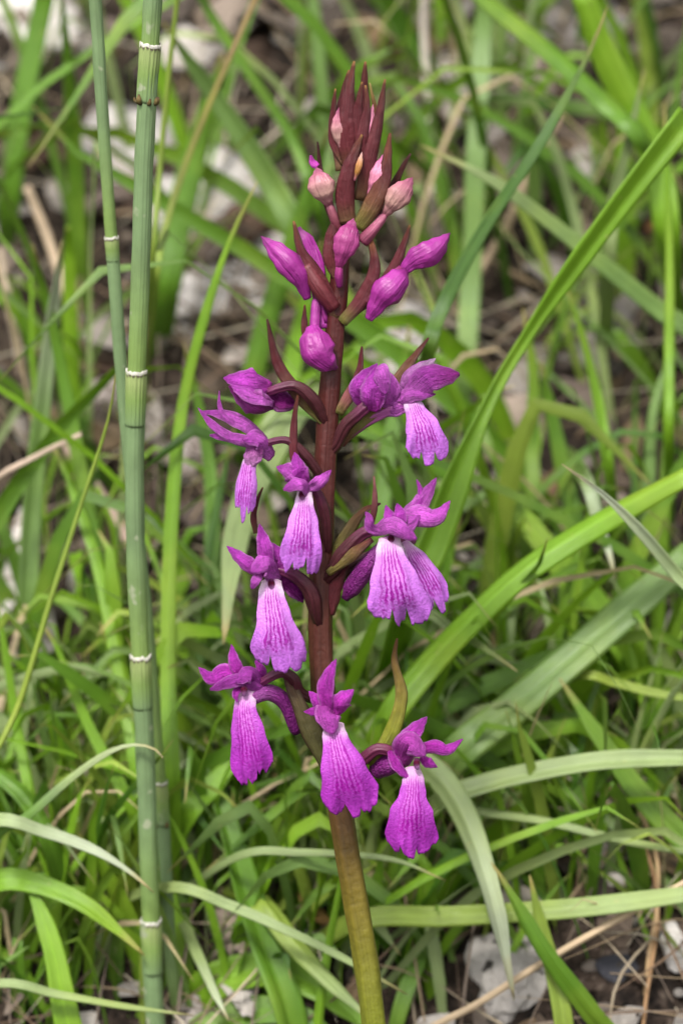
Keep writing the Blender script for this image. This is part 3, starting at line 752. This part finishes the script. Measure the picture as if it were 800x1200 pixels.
bud([(424, 176, -10), (432, 150, -10), (437, 122, -6)], 7, [(0, PKP), (.5, PK), (1, PK)])
bract([(408, 262, -16), (404, 225, -24), (411, 190, -26), (424, 158, -20)], 24, cup=1.1, wp=[(0, 22), (.3, 26), (.6, 20), (.85, 10), (1, 1)])
bud([(415, 212, -22), (420, 196, -26), (424, 178, -22)], 4.5, [(0, PK), (.3, lin((180, 128, 60))), (.6, lin((190, 130, 76))), (1, PKP)], label='small yellowish withered bud in the top tuft')
bract([(398, 275, -6), (385, 240, -8), (376, 205, 2), (372, 166, 4)], 11, [(0, MAR2), (1, lin((62, 30, 30)))])
bud([(386, 240, -14), (378, 222, -20), (371, 196, -14)], 16, PALEC, ([(396, 268, -6), (391, 254, -12), (385, 238, -14)], [(0, 6), (.8, 5), (1, 3.5)]), label='pale pink bud left below the tuft')
bract([(372, 195, -6), (366, 190, -4), (364, 182, -4)], 9, [(0, PUR2), (1, PUR2)])
bud([(432, 232, -6), (443, 208, -12), (452, 178, -8)], 12, [(0, PK), (.5, lin((206, 128, 156))), (1, lin((176, 80, 140)))])
bract([(418, 268, -14), (436, 240, -22), (450, 205, -22), (457, 156, -14)], 24, [(0, BRG), (.3, lin((110, 70, 50))), (.6, MAROON), (1, lin((110, 66, 44)))])
bract([(440, 268, 4), (458, 225, 4), (472, 195, 2), (481, 180, 2)], 13, [(0, MAROON), (1, lin((70, 36, 32)))])
bud([(450, 252, -10), (465, 232, -16), (483, 208, -10)], 16, PALEC, ([(424, 284, -12), (438, 268, -14), (452, 250, -10)], [(0, 7.5), (.8, 5.5), (1, 3.5)], [(0, lin((120, 50, 76))), (1, lin((164, 90, 116)))]), label='pale pink bud right below the tuft')
# second whorl
bract([(402, 330, -8), (389, 300, -12), (392, 265, -12), (404, 240, -8)], 24, cup=.9)
bud([(397, 312, -26), (404, 288, -32), (414, 256, -24)], 17, [(0, lin((154, 54, 116))), (.4, lin((164, 66, 128))), (.8, lin((152, 56, 116))), (1, lin((160, 80, 120)))], ([(398, 336, -18), (397, 322, -24), (398, 308, -26)], [(0, 3.5), (.5, 5), (1, 4)], [(0, lin((130, 40, 110))), (1, lin((154, 54, 116)))]), label='magenta bud hanging in front of the stem')
bract([(396, 372, -10), (372, 326, -16), (353, 295, -14), (344, 259, -8)], 22)
bud([(360, 350, -8), (350, 325, -16), (332, 302, -16), (306, 277, -6)], 17, PURC, ([(392, 362, -10), (376, 340, -14), (358, 312, -12)], [(0, 8), (.5, 10), (1, 8)], [(0, MAROON), (1, MAR2)]), label='purple bud pointing left with a hooked tip')
bud([(378, 385, 0), (374, 345, 4), (364, 300, 8), (350, 266, 8)], 13, PURC, label='purple bud behind the left bract', pr=[(0, 7), (.3, 8), (.6, 12), (.85, 10), (1, 2)])
bract([(400, 378, -12), (424, 350, -18), (439, 312, -18), (430, 266, -8)], 19, [(0, BRG), (.2, MAR2), (.7, MAROON), (.93, lin((150, 96, 60))), (1, lin((190, 140, 90)))])
bud([(432, 374, -18), (448, 348, -26), (462, 334, -26), (475, 318, -16)], 17, PURC, label='purple bud on the right, lower of two', pr=[(0, 5), (.25, 10), (.55, 18), (.8, 14), (1, 5)])
bract([(442, 345, -6), (462, 312, -10), (473, 285, -8), (480, 264, -4)], 15)
bud([(470, 320, -8), (486, 304, -14), (506, 294, -14), (527, 273, -6)], 17, PURC, ([(416, 362, -8), (446, 338, -12), (472, 317, -8)], [(0, 7), (.5, 9), (1, 8)], [(0, MAROON), (1, lin((120, 40, 90)))]), label='purple pointed bud at far right')
bract([(364, 404, -4), (357, 385, -6), (357, 357, -2)], 9)
bud([(366, 384, -16), (370, 404, -24), (378, 420, -26), (394, 432, -18)], 18, PURC, ([(382, 378, 0), (372, 350, -4), (368, 388, -12)], [(0, 5), (1, 6)], [(0, lin((124, 36, 106))), (1, lin((150, 46, 134)))]), pr=[(0, 8), (.25, 17), (.5, 19), (.75, 13), (1, 3)], label='rounded purple bud nodding over the stem')

# ------------------------------------------------------------------ open flowers
LIPC = [(0, lin((206, 176, 196))), (.08, lin((220, 200, 216))), (.16, lin((216, 180, 218))), (.24, lin((202, 128, 212))), (.7, lin((194, 112, 212))), (1, lin((190, 108, 210)))]
LIPD = [(0, lin((206, 170, 196))), (.08, lin((216, 186, 212))), (.15, lin((206, 150, 206))), (.22, lin((182, 80, 190))), (.7, lin((172, 54, 180))), (1, lin((170, 56, 178)))]
SEPC = [(0, lin((204, 62, 190))), (.4, lin((212, 84, 210))), (1, lin((200, 74, 202)))]
SEPE = lin((222, 140, 220)); SEPB = [(0, lin((200, 56, 188))), (1, lin((204, 72, 204)))]
SEPL = [(0, lin((218, 116, 216))), (.5, lin((224, 112, 222))), (1, lin((206, 84, 206)))]

def lip_mesh(pts, widths, col, hint, cup, seed, lobes=(0.90, 1.0, 0.93), notch=.13, teeth=.03):
    mb = MB(); nu, nv = 44, 40
    sp, L = arc_resample(px3(pts), 160)
    H = Vector(hint).normalized(); rows, uvs, cols = [], [], []
    ends = []
    for j in range(nu + 1):
        u = -1 + 2 * j / nu
        a = abs(u)
        c1, c2 = -.24 + .26 * noise.noise(Vector((seed, 1, 0))), .24 + .26 * noise.noise(Vector((seed, 2, 0)))
        if u < c1: e = lobes[0] - .17 * max(0, (-u - .55) / .45) ** 2
        elif u > c2: e = lobes[2] - .17 * max(0, (u - .55) / .45) ** 2
        else: e = lobes[1]
        for c, k in ((c1, .5 + .9 * abs(noise.noise(Vector((seed, 7, 1))))), (c2, .5 + .9 * abs(noise.noise(Vector((seed, 9, 4)))))): e -= notch * k * math.exp(-((u - c) / .06) ** 2)
        e += teeth * noise.noise(Vector((u * 6, seed * 3.1, 0))) * 2.0 + teeth * 1.1 * noise.noise(Vector((u * 17, seed, 5)))
        ends.append(min(1.02, e))
    for i in range(nv + 1):
        r, uu, cc = [], [], []
        for j in range(nu + 1):
            u = -1 + 2 * j / nu; v = i / nv * min(1.0, ends[j]); x = v * 160
            k = min(159, int(x)); p = sp[k].lerp(sp[k + 1], x - k)
            T = (sp[min(160, k + 3)] - sp[max(0, k - 3)]).normalized(); N = (H - T * H.dot(T)).normalized(); S = T.cross(N)
            w = prof(widths, v) * .00056 * pscale(p) * (1 + .06 * max(0, 1 - v / .3)); th = prof(cup, v)
            q = p + S * (w * math.sin(u * th) / th) - N * (w * (1 - math.cos(u * th)) / th)
            # pleats, a soft keel and a ruffled rim
            q += N * (w * .012 * math.cos(u * 15) * v * (1 - abs(u)) + w * .30 * v * noise.noise(Vector((u * 2.2, v * 2.4, seed * 2.3))))
            q += N * (w * .16 * max(0, v - .6) / .4 * noise.noise(Vector((u * 5, v * 3, seed * 4.1))))
            r.append(q); uu.append((.5 + u / 2, v)); cc.append(cprof(col, v))
        rows.append(r); uvs.append(uu); cols.append(cc)
    mb.grid(rows, uvs, cols)
    return mb

SP = [(0, .45), (.25, .85), (.48, 1), (.72, .74), (.9, .34), (1, .02)]   # usual sepal outline
def flower(label, ovary, ov_r, lip=None, sepals=(), petals=(), spur=None, column=None, seed=0, ovcol=None, lipcol=LIPC, sepcol=SEPC, petcol=None):
    y0 = ovary[0][1] + 14
    ovary = [(stem_x(y0), y0, 2)] + list(ovary)
    (ax, ay, ad), (bx, by, bd) = ovary[-2], ovary[-1]; ll = math.hypot(bx - ax, by - ay) or 1
    ovary.append((bx + (bx - ax) / ll * 12, by + (by - ay) / ll * 12 + 3, bd + 8))
    ov_r = [(0, 3)] + [(.12 + .78 * a, b * .84) for a, b in ov_r] + [(1, 3)]
    mb = MB(); add_tube(mb, px3(ovary), ov_r, ovcol or [(0, lin((62, 28, 28))), (.6, lin((70, 30, 38))), (.9, lin((100, 34, 76))), (1, lin((130, 44, 110)))], nv=34, ns=30, ribs=6, rib=.10, twist=4.0)
    f = mb.build('flower', M_OVARY, orchid); f['label'] = label
    for i, s in enumerate(sepals):
        pts, w = s[0], s[1]; cup = s[2] if len(s) > 2 else .7; hint = s[3] if len(s) > 3 else (0, -1, .35); c = s[4] if len(s) > 4 else sepcol
        q = 1 + .22 * noise.noise(Vector((seed * 3.3, i * 2.7, 1))) + .08 * (i % 2); c = [(a, tuple(min(.9, x * q) for x in b)) for a, b in c]
        mb = MB(); add_petal(mb, px3(pts), [(a, b * w * 1.12) for a, b in SP], c, hint=hint, cup=cup, nu=14, nv=24, wavy=.34, seed=seed * 10 + i, fold=.18 if i % 2 else -.15, edge=SEPE)
        mb.build('sepal', M_PETAL, f, solid=.0012)
    for i, s in enumerate(petals):
        pts, w = s[0], s[1]; cup = s[2] if len(s) > 2 else 1.2; hint = s[3] if len(s) > 3 else (0, -.6, 1); c = s[4] if len(s) > 4 else (petcol or SEPL)
        mb = MB(); add_petal(mb, px3(pts), [(0, w * .6), (.3, w), (.65, w * .95), (.88, w * .6), (1, w * .12)], c, hint=hint, cup=cup, nu=16, nv=22, wavy=.26, seed=seed * 10 + i + 5, edge=SEPE)
        mb.build('petal', M_PETAL, f, solid=.0012)
    if lip:
        mb = lip_mesh(lip['p'], lip['w'], lip.get('c', lipcol), lip.get('h', (0, -1, .25)), lip.get('cup', [(0, .9), (.2, .7), (.6, .55), (1, .45)]), seed + 1.37, lip.get('lobes', (.9, 1.0, .93)), lip.get('notch', .13))
        mb.build('lip', M_LIP, f, solid=.0012)
    if spur:
        mb = MB(); add_tube(mb, px3(spur[0]), spur[1], [(0, lin((186, 100, 184))), (.4, lin((150, 50, 144))), (1, lin((120, 30, 112)))], nv=20, ns=16, rough=.08); mb.build('spur', M_PETAL, f)
    if column:
        x, y, d = column
        mb = MB(); add_tube(mb, px3([(x, y - 9, d + 6), (x, y - 2, d + 3), (x + 1, y + 4, d + 2)]), [(0, 3), (.4, 4.2), (.8, 3), (1, 1.5)], [(0, lin((170, 90, 160))), (.35, lin((104, 12, 44))), (.55, lin((130, 30, 80))), (.75, lin((196, 130, 196))), (1, lin((196, 130, 196)))], nv=10, ns=12)
        mb.build('column', M_PETAL, f)
    return f

# left, half-open nodding flower
flower('half-open purple flower nodding left of the stem', [(380, 492, -8), (366, 468, -18), (345, 452, -22), (318, 458, -20)], [(0, 7), (.4, 9), (.8, 7), (1, 6)],
       sepals=[([(318, 452, -16), (294, 446, -40), (262, 443, -34)], 36, 1.0, (.1, -1, .6)), ([(320, 478, -16), (300, 476, -42), (268, 452, -40)], 34, .8, (0, -1, -.1), [(0, PUR), (.6, lin((170, 70, 160))), (1, PUR)]),
               ([(314, 460, -8), (330, 470, -14), (350, 474, -6)], 26, .6, (0, -1, .3), [(0, PUR), (1, DPUR)])],
       petals=[([(318, 470, -26), (298, 462, -48), (272, 452, -46)], 26, 1.0)], seed=1)
bract([(382, 495, -10), (350, 462, -12), (325, 425, -8), (313, 374, -4)], 18, [(0, BRG), (.3, lin((100, 70, 50))), (.6, MAROON), (1, lin((70, 36, 32)))])
# left, flower with a folded narrow lip
flower('flower at far left with spread narrow sepals and folded lip', [(376, 560, -10), (358, 534, -20), (336, 516, -24), (310, 520, -24)], [(0, 6), (.4, 7), (.8, 5), (1, 5)],
       lip=dict(p=[(296, 528, -28), (290, 546, -38), (286, 576, -42), (284, 613, -34)], w=[(0, 14), (.2, 20), (.5, 30), (.8, 30), (1, 22)], h=(-.25, -1, .1), cup=[(0, 1.3), (.4, 1.3), (1, 1.1)], lobes=(.86, 1, .8)),
       sepals=[([(316, 524, -20), (280, 516, -38), (252, 500, -38), (232, 478, -30)], 13, .9, (0, -.8, .6), SEPL), ([(312, 514, -16), (290, 496, -28), (262, 484, -28), (236, 482, -22)], 20, .7, (0, -.6, .8), SEPL), ([(296, 506, -24), (268, 492, -32), (258, 478, -30), (257, 458, -26)], 7, .9, (0, -1, .3), SEPL)],
       petals=[([(320, 534, -14), (305, 512, -36), (285, 516, -44)], 34, 1.0, (0, -.7, .8)), ([(318, 532, -18), (288, 516, -42), (246, 510, -36)], 15, .8, (0, -1, .4)), ([(305, 520, -30), (298, 532, -38), (292, 548, -38)], 26, 1.0, (0, -1, .1), [(0, PUR2), (1, lin((214, 150, 208)))])],
       seed=2)
bract([(352, 565, -22), (344, 530, -28), (345, 490, -26), (350, 458, -20)], 11)
# centre, speckled lip in front of the stem
flower('flower in front of the stem with a speckled hanging lip', [(384, 640, -10), (380, 600, -24), (370, 575, -32), (358, 570, -34)], [(0, 6), (.5, 8), (1, 6)],
       lip=dict(p=[(357, 574, -42), (356, 592, -54), (354, 630, -62), (350, 674, -52)], w=[(0, 16), (.15, 20), (.4, 34), (.75, 46), (1, 46)], lobes=(1, .92, .97), notch=.16),
       sepals=[([(356, 572, -36), (342, 554, -48), (324, 547, -44)], 24, .7, (0, -1, .4), SEPL), ([(358, 572, -34), (350, 552, -50), (345, 530, -46)], 22, .6), ([(360, 574, -40), (374, 564, -50), (388, 551, -44)], 26, 1.9, (-.2, -1, .3), SEPL)],
       petals=[([(366, 574, -34), (352, 564, -60), (332, 574, -62)], 26, 1.1, (0, -.8, .8))], column=(354, 584, -52), seed=3)
bract([(300, 625, -4), (297, 605, -6), (301, 588, -6), (308, 571, -4)], 7)
# right upper pair
flower('half-open purple flower close to the stem on the right', [(394, 522, -8), (404, 500, -16), (418, 486, -22), (432, 474, -24)], [(0, 7), (.5, 9), (1, 9)],
       sepals=[([(428, 480, -16), (421, 454, -34), (442, 426, -30)], 26, .9, (-.3, -1, .2)), ([(448, 482, -16), (458, 458, -32), (446, 428, -28)], 30, .9, (.3, -1, .2), SEPL), ([(438, 482, -30), (438, 456, -46), (440, 430, -34)], 36, 1.0, (0, -1, .2), SEPC)],
       petals=[([(436, 432, -24), (446, 436, -48), (452, 462, -46)], 24, .9, (0, -1, .4))], seed=4)
bract([(396, 485, -10), (410, 462, -20), (420, 440, -18), (424, 406, -10)], 15, [(0, BRG), (.25, lin((150, 90, 90))), (.5, MAROON), (1, MAROON)])
bract([(398, 520, -6), (420, 492, -16), (452, 478, -18)], 24, [(0, MAR2), (.5, BRG), (1, lin((120, 80, 60)))], wp=[(0, 14), (.5, 24), (.8, 20), (1, 4)])
bract([(448, 480, 0), (462, 452, -4), (478, 428, -2), (502, 396, 4)], 16, [(0, BRG), (.4, lin((110, 76, 50))), (1, MAROON)])
flower('flower at upper right with dotted lip and pale-edged hood', [(400, 516, -2), (424, 496, -8), (446, 484, -12), (472, 472, -12)], [(0, 7), (.5, 9), (1, 9)],
       lip=dict(p=[(480, 462, -18), (486, 478, -28), (497, 506, -34), (504, 545, -26)], w=[(0, 16), (.2, 22), (.5, 38), (.85, 52), (1, 50)], h=(.2, -1, .15), lobes=(.96, 1, .86)),
       sepals=[([(468, 472, -4), (484, 440, -14), (510, 420, -10)], 22, .8, (0, -1, .5), [(0, SEPL[0][1]), (.6, lin((200, 130, 200))), (1, lin((226, 190, 226)))]), ([(455, 474, -10), (478, 462, -28), (510, 462, -28)], 20, .9, (0, -1, .6), SEPL), ([(440, 480, -8), (464, 476, -18), (490, 470, -20)], 24, .7, (0, -1, .3), SEPL)],
       petals=[([(474, 464, -12), (500, 440, -38), (538, 438, -28)], 44, 1.1, (0, -1, .7), [(0, SEPL[0][1]), (.5, lin((176, 70, 176))), (1, PUR)])], seed=5, ovcol=[(0, MAR2), (1, lin((170, 90, 160)))])
# right, large double flower
flower('smaller flower tucked behind the large right one', [(388, 690, 6), (410, 665, 4), (440, 650, 0), (474, 636, -8)], [(0, 7), (.5, 9), (1, 7)],
       lip=dict(p=[(474, 634, -14), (486, 652, -24), (505, 684, -26), (520, 718, -16)], w=[(0, 12), (.3, 28), (.7, 36), (1, 30)], h=(.45, -1, .1), lobes=(.9, 1, .86)),
       sepals=[([(468, 610, -22), (488, 594, -32), (498, 582, -34), (511, 560, -28)], 20, .8, (0, -1, .3), SEPL), ([(474, 604, -24), (492, 590, -34), (493, 576, -32), (488, 562, -28)], 10, .9, (0, -1, .3), SEPC), ([(460, 622, -26), (486, 604, -42), (510, 606, -44), (527, 587, -38)], 26, .8, (0, -1, .6), SEPL)],
       seed=6)
flower('large flower right of the stem with a wide lobed lip', [(388, 672, -12), (404, 648, -24), (424, 626, -32), (444, 620, -36)], [(0, 8), (.4, 12), (.8, 9), (1, 7)],
       lip=dict(p=[(456, 628, -48), (457, 650, -62), (463, 690, -68), (470, 737, -54)], w=[(0, 24), (.15, 30), (.5, 54), (.85, 76), (1, 74)], lobes=(1.0, .95, .86), notch=.15),
       sepals=[([(448, 624, -42), (434, 618, -56), (432, 606, -58), (428, 600, -52)], 14, 1.0, (0, -1, .5), SEPL), ([(446, 622, -44), (456, 610, -58), (452, 592, -52)], 16, .8), ([(456, 622, -44), (468, 606, -58), (465, 590, -52)], 20, .8), ([(462, 622, -44), (480, 612, -54), (492, 604, -50)], 22, .8, (0, -1, .4), SEPL)],
       petals=[([(436, 622, -40), (458, 614, -66), (488, 632, -64)], 26, 1.0, (0, -1, .6))],
       spur=([(450, 640, -36), (436, 656, -26), (420, 678, -20), (404, 702, -14)], [(0, 9), (.4, 12), (.8, 11), (1, 5)]), column=(458, 636, -54), seed=7)
bract([(386, 668, -6), (405, 628, -6), (425, 600, -10), (446, 590, -12)], 18, [(0, BRG), (.5, lin((90, 76, 44))), (1, MAROON)])
bract([(436, 612, -20), (439, 590, -22), (438, 558, -16)], 7, [(0, MAROON), (1, lin((130, 80, 80)))])
bract([(384, 672, -20), (410, 652, -36), (436, 632, -40)], 16, [(0, lin((130, 120, 60))), (.5, lin((110, 90, 50))), (1, MAR2)], wp=[(0, 8), (.5, 16), (1, 6)])
bract([(384, 720, -6), (392, 690, -12), (408, 660, -14)], 22, [(0, MAR2), (1, MAROON)])
# left, large flower
flower('large left flower with an upright sepal and broad striped lip', [(372, 725, -12), (364, 694, -22), (348, 676, -26), (330, 668, -28)], [(0, 7), (.4, 11), (.8, 9), (1, 7)],
       lip=dict(p=[(318, 678, -40), (318, 700, -54), (323, 740, -62), (328, 788, -50)], w=[(0, 22), (.15, 28), (.4, 38), (.75, 60), (1, 66)], lobes=(1, .99, .9), notch=.12),
       sepals=[([(314, 674, -34), (311, 646, -46), (304, 614, -40)], 19, .6, (0, -1, .2)), ([(314, 674, -32), (290, 660, -42), (266, 640, -34)], 18, .7, (0, -1, .4)), ([(322, 670, -26), (330, 656, -36), (318, 636, -32)], 18, .8), ([(324, 666, -20), (342, 684, -20), (355, 706, -12)], 28, .6, (0, -1, .1), [(0, PUR), (1, lin((130, 36, 126)))])],
       petals=[([(328, 676, -28), (312, 658, -60), (294, 670, -66)], 36, 1.2, (0, -.8, .8)), ([(306, 670, -54), (300, 680, -64), (295, 690, -62)], 12, .7, (0, -1, .2))], column=(318, 688, -50), seed=8)
# lowest three
flower('lowest left flower with a thick curved spur', [(352, 812, -14), (344, 796, -22), (330, 788, -26), (312, 796, -26)], [(0, 6), (.4, 8), (.8, 7), (1, 6)],
       lip=dict(p=[(290, 808, -30), (286, 832, -42), (291, 872, -48), (298, 920, -38)], w=[(0, 20), (.15, 24), (.45, 38), (.8, 50), (1, 42)], h=(-.2, -1, .15), c=LIPD, lobes=(.88, .97, 1), notch=.06),
       sepals=[([(290, 798, -24), (276, 780, -32), (271, 755, -26)], 15, .7), ([(292, 800, -24), (264, 788, -34), (248, 794, -34), (233, 782, -28)], 22, .7, (0, -1, .5)), ([(286, 804, -34), (276, 812, -42), (278, 823, -42)], 9, .6), ([(300, 800, -20), (306, 786, -26), (299, 774, -22)], 12, .7)],
       petals=[([(312, 806, -20), (294, 788, -40), (276, 800, -46)], 28, 1.1, (0, -.8, .8)), ([(312, 808, -22), (282, 796, -44), (246, 808, -42)], 19, .9, (0, -1, .6))],
       spur=([(294, 818, -26), (316, 812, -18), (336, 826, -12), (348, 860, -8)], [(0, 9), (.3, 10), (.7, 9), (.92, 8), (1, 5)]), column=(286, 812, -44), seed=9, sepcol=SEPB, petcol=[(0, lin((198, 84, 196))), (1, lin((186, 70, 186)))])
bract([(396, 945, -12), (378, 888, -22), (352, 830, -26), (328, 774, -18)], 28, [(0, lin((64, 36, 28))), (.25, lin((84, 84, 46))), (.6, lin((82, 76, 46))), (.85, lin((84, 60, 46))), (1, lin((80, 46, 40)))], edge=lin((64, 32, 28)), wp=[(0, 5), (.25, 14), (.5, 26), (.75, 17), (1, 3)], cup=.7, label='broad olive bract running down the stem')
flower('lowest centre flower in front of the stem', [(392, 905, -20), (396, 872, -28), (394, 850, -36), (390, 842, -44)], [(0, 7), (.5, 9), (1, 6)],
       lip=dict(p=[(391, 846, -58), (393, 866, -72), (403, 906, -80), (417, 958, -66)], w=[(0, 22), (.15, 28), (.5, 50), (.85, 68), (1, 66)], c=LIPD, lobes=(.96, 1, .92), notch=.12),
       sepals=[([(386, 838, -50), (381, 814, -60), (384, 794, -58), (394, 772, -48)], 20, .8), ([(392, 838, -50), (400, 822, -62), (414, 808, -56)], 24, .8), ([(384, 842, -50), (372, 834, -58), (356, 834, -54)], 15, 1.1, (0, -1, .6)), ([(384, 838, -46), (374, 824, -54), (362, 810, -48)], 18, .9)],
       petals=[([(392, 826, -40), (384, 834, -70), (390, 860, -78)], 40, 1.3, (0, -1, .5), [(0, PUR2), (.6, lin((204, 84, 198))), (1, lin((200, 80, 196)))])], seed=10, sepcol=SEPB)
flower('lowest right flower with outspread sepals', [(402, 905, -10), (425, 890, -20), (442, 878, -24), (462, 882, -24)], [(0, 7), (.4, 9), (.8, 8), (1, 6)],
       lip=dict(p=[(482, 898, -40), (484, 918, -50), (482, 956, -56), (482, 1005, -44)], w=[(0, 18), (.15, 24), (.3, 30), (.5, 48), (.85, 60), (1, 54)], c=LIPD, lobes=(.98, 1, .93), notch=.16),
       sepals=[([(464, 890, -28), (480, 864, -40), (500, 840, -34)], 24, .8, (0, -1, .3)), ([(480, 880, -30), (508, 874, -42), (524, 878, -42), (542, 866, -34)], 16, .8, (0, -1, .6)), ([(456, 880, -32), (464, 896, -44), (480, 914, -46)], 13, .9), ([(492, 888, -36), (502, 894, -44), (512, 899, -40)], 12, .7)],
       petals=[([(468, 898, -24), (478, 870, -52), (498, 886, -56)], 38, 1.2, (0, -1, .6), [(0, PUR2), (1, lin((204, 86, 200)))])],
       spur=([(472, 890, -20), (458, 894, -14), (446, 900, -10), (434, 906, -6)], [(0, 10), (.5, 13), (.85, 11), (1, 5)]), column=(488, 898, -54), seed=11, sepcol=SEPB,
       ovcol=[(0, lin((70, 28, 36))), (1, lin((100, 34, 70)))])
bract([(432, 896, -14), (458, 860, -18), (470, 815, -16), (462, 775, -10), (465, 748, -6)], 20, [(0, lin((110, 110, 40))), (.3, lin((128, 132, 40))), (.65, lin((120, 104, 46))), (1, lin((110, 70, 44)))], label='slender olive green bract with a brown tip')
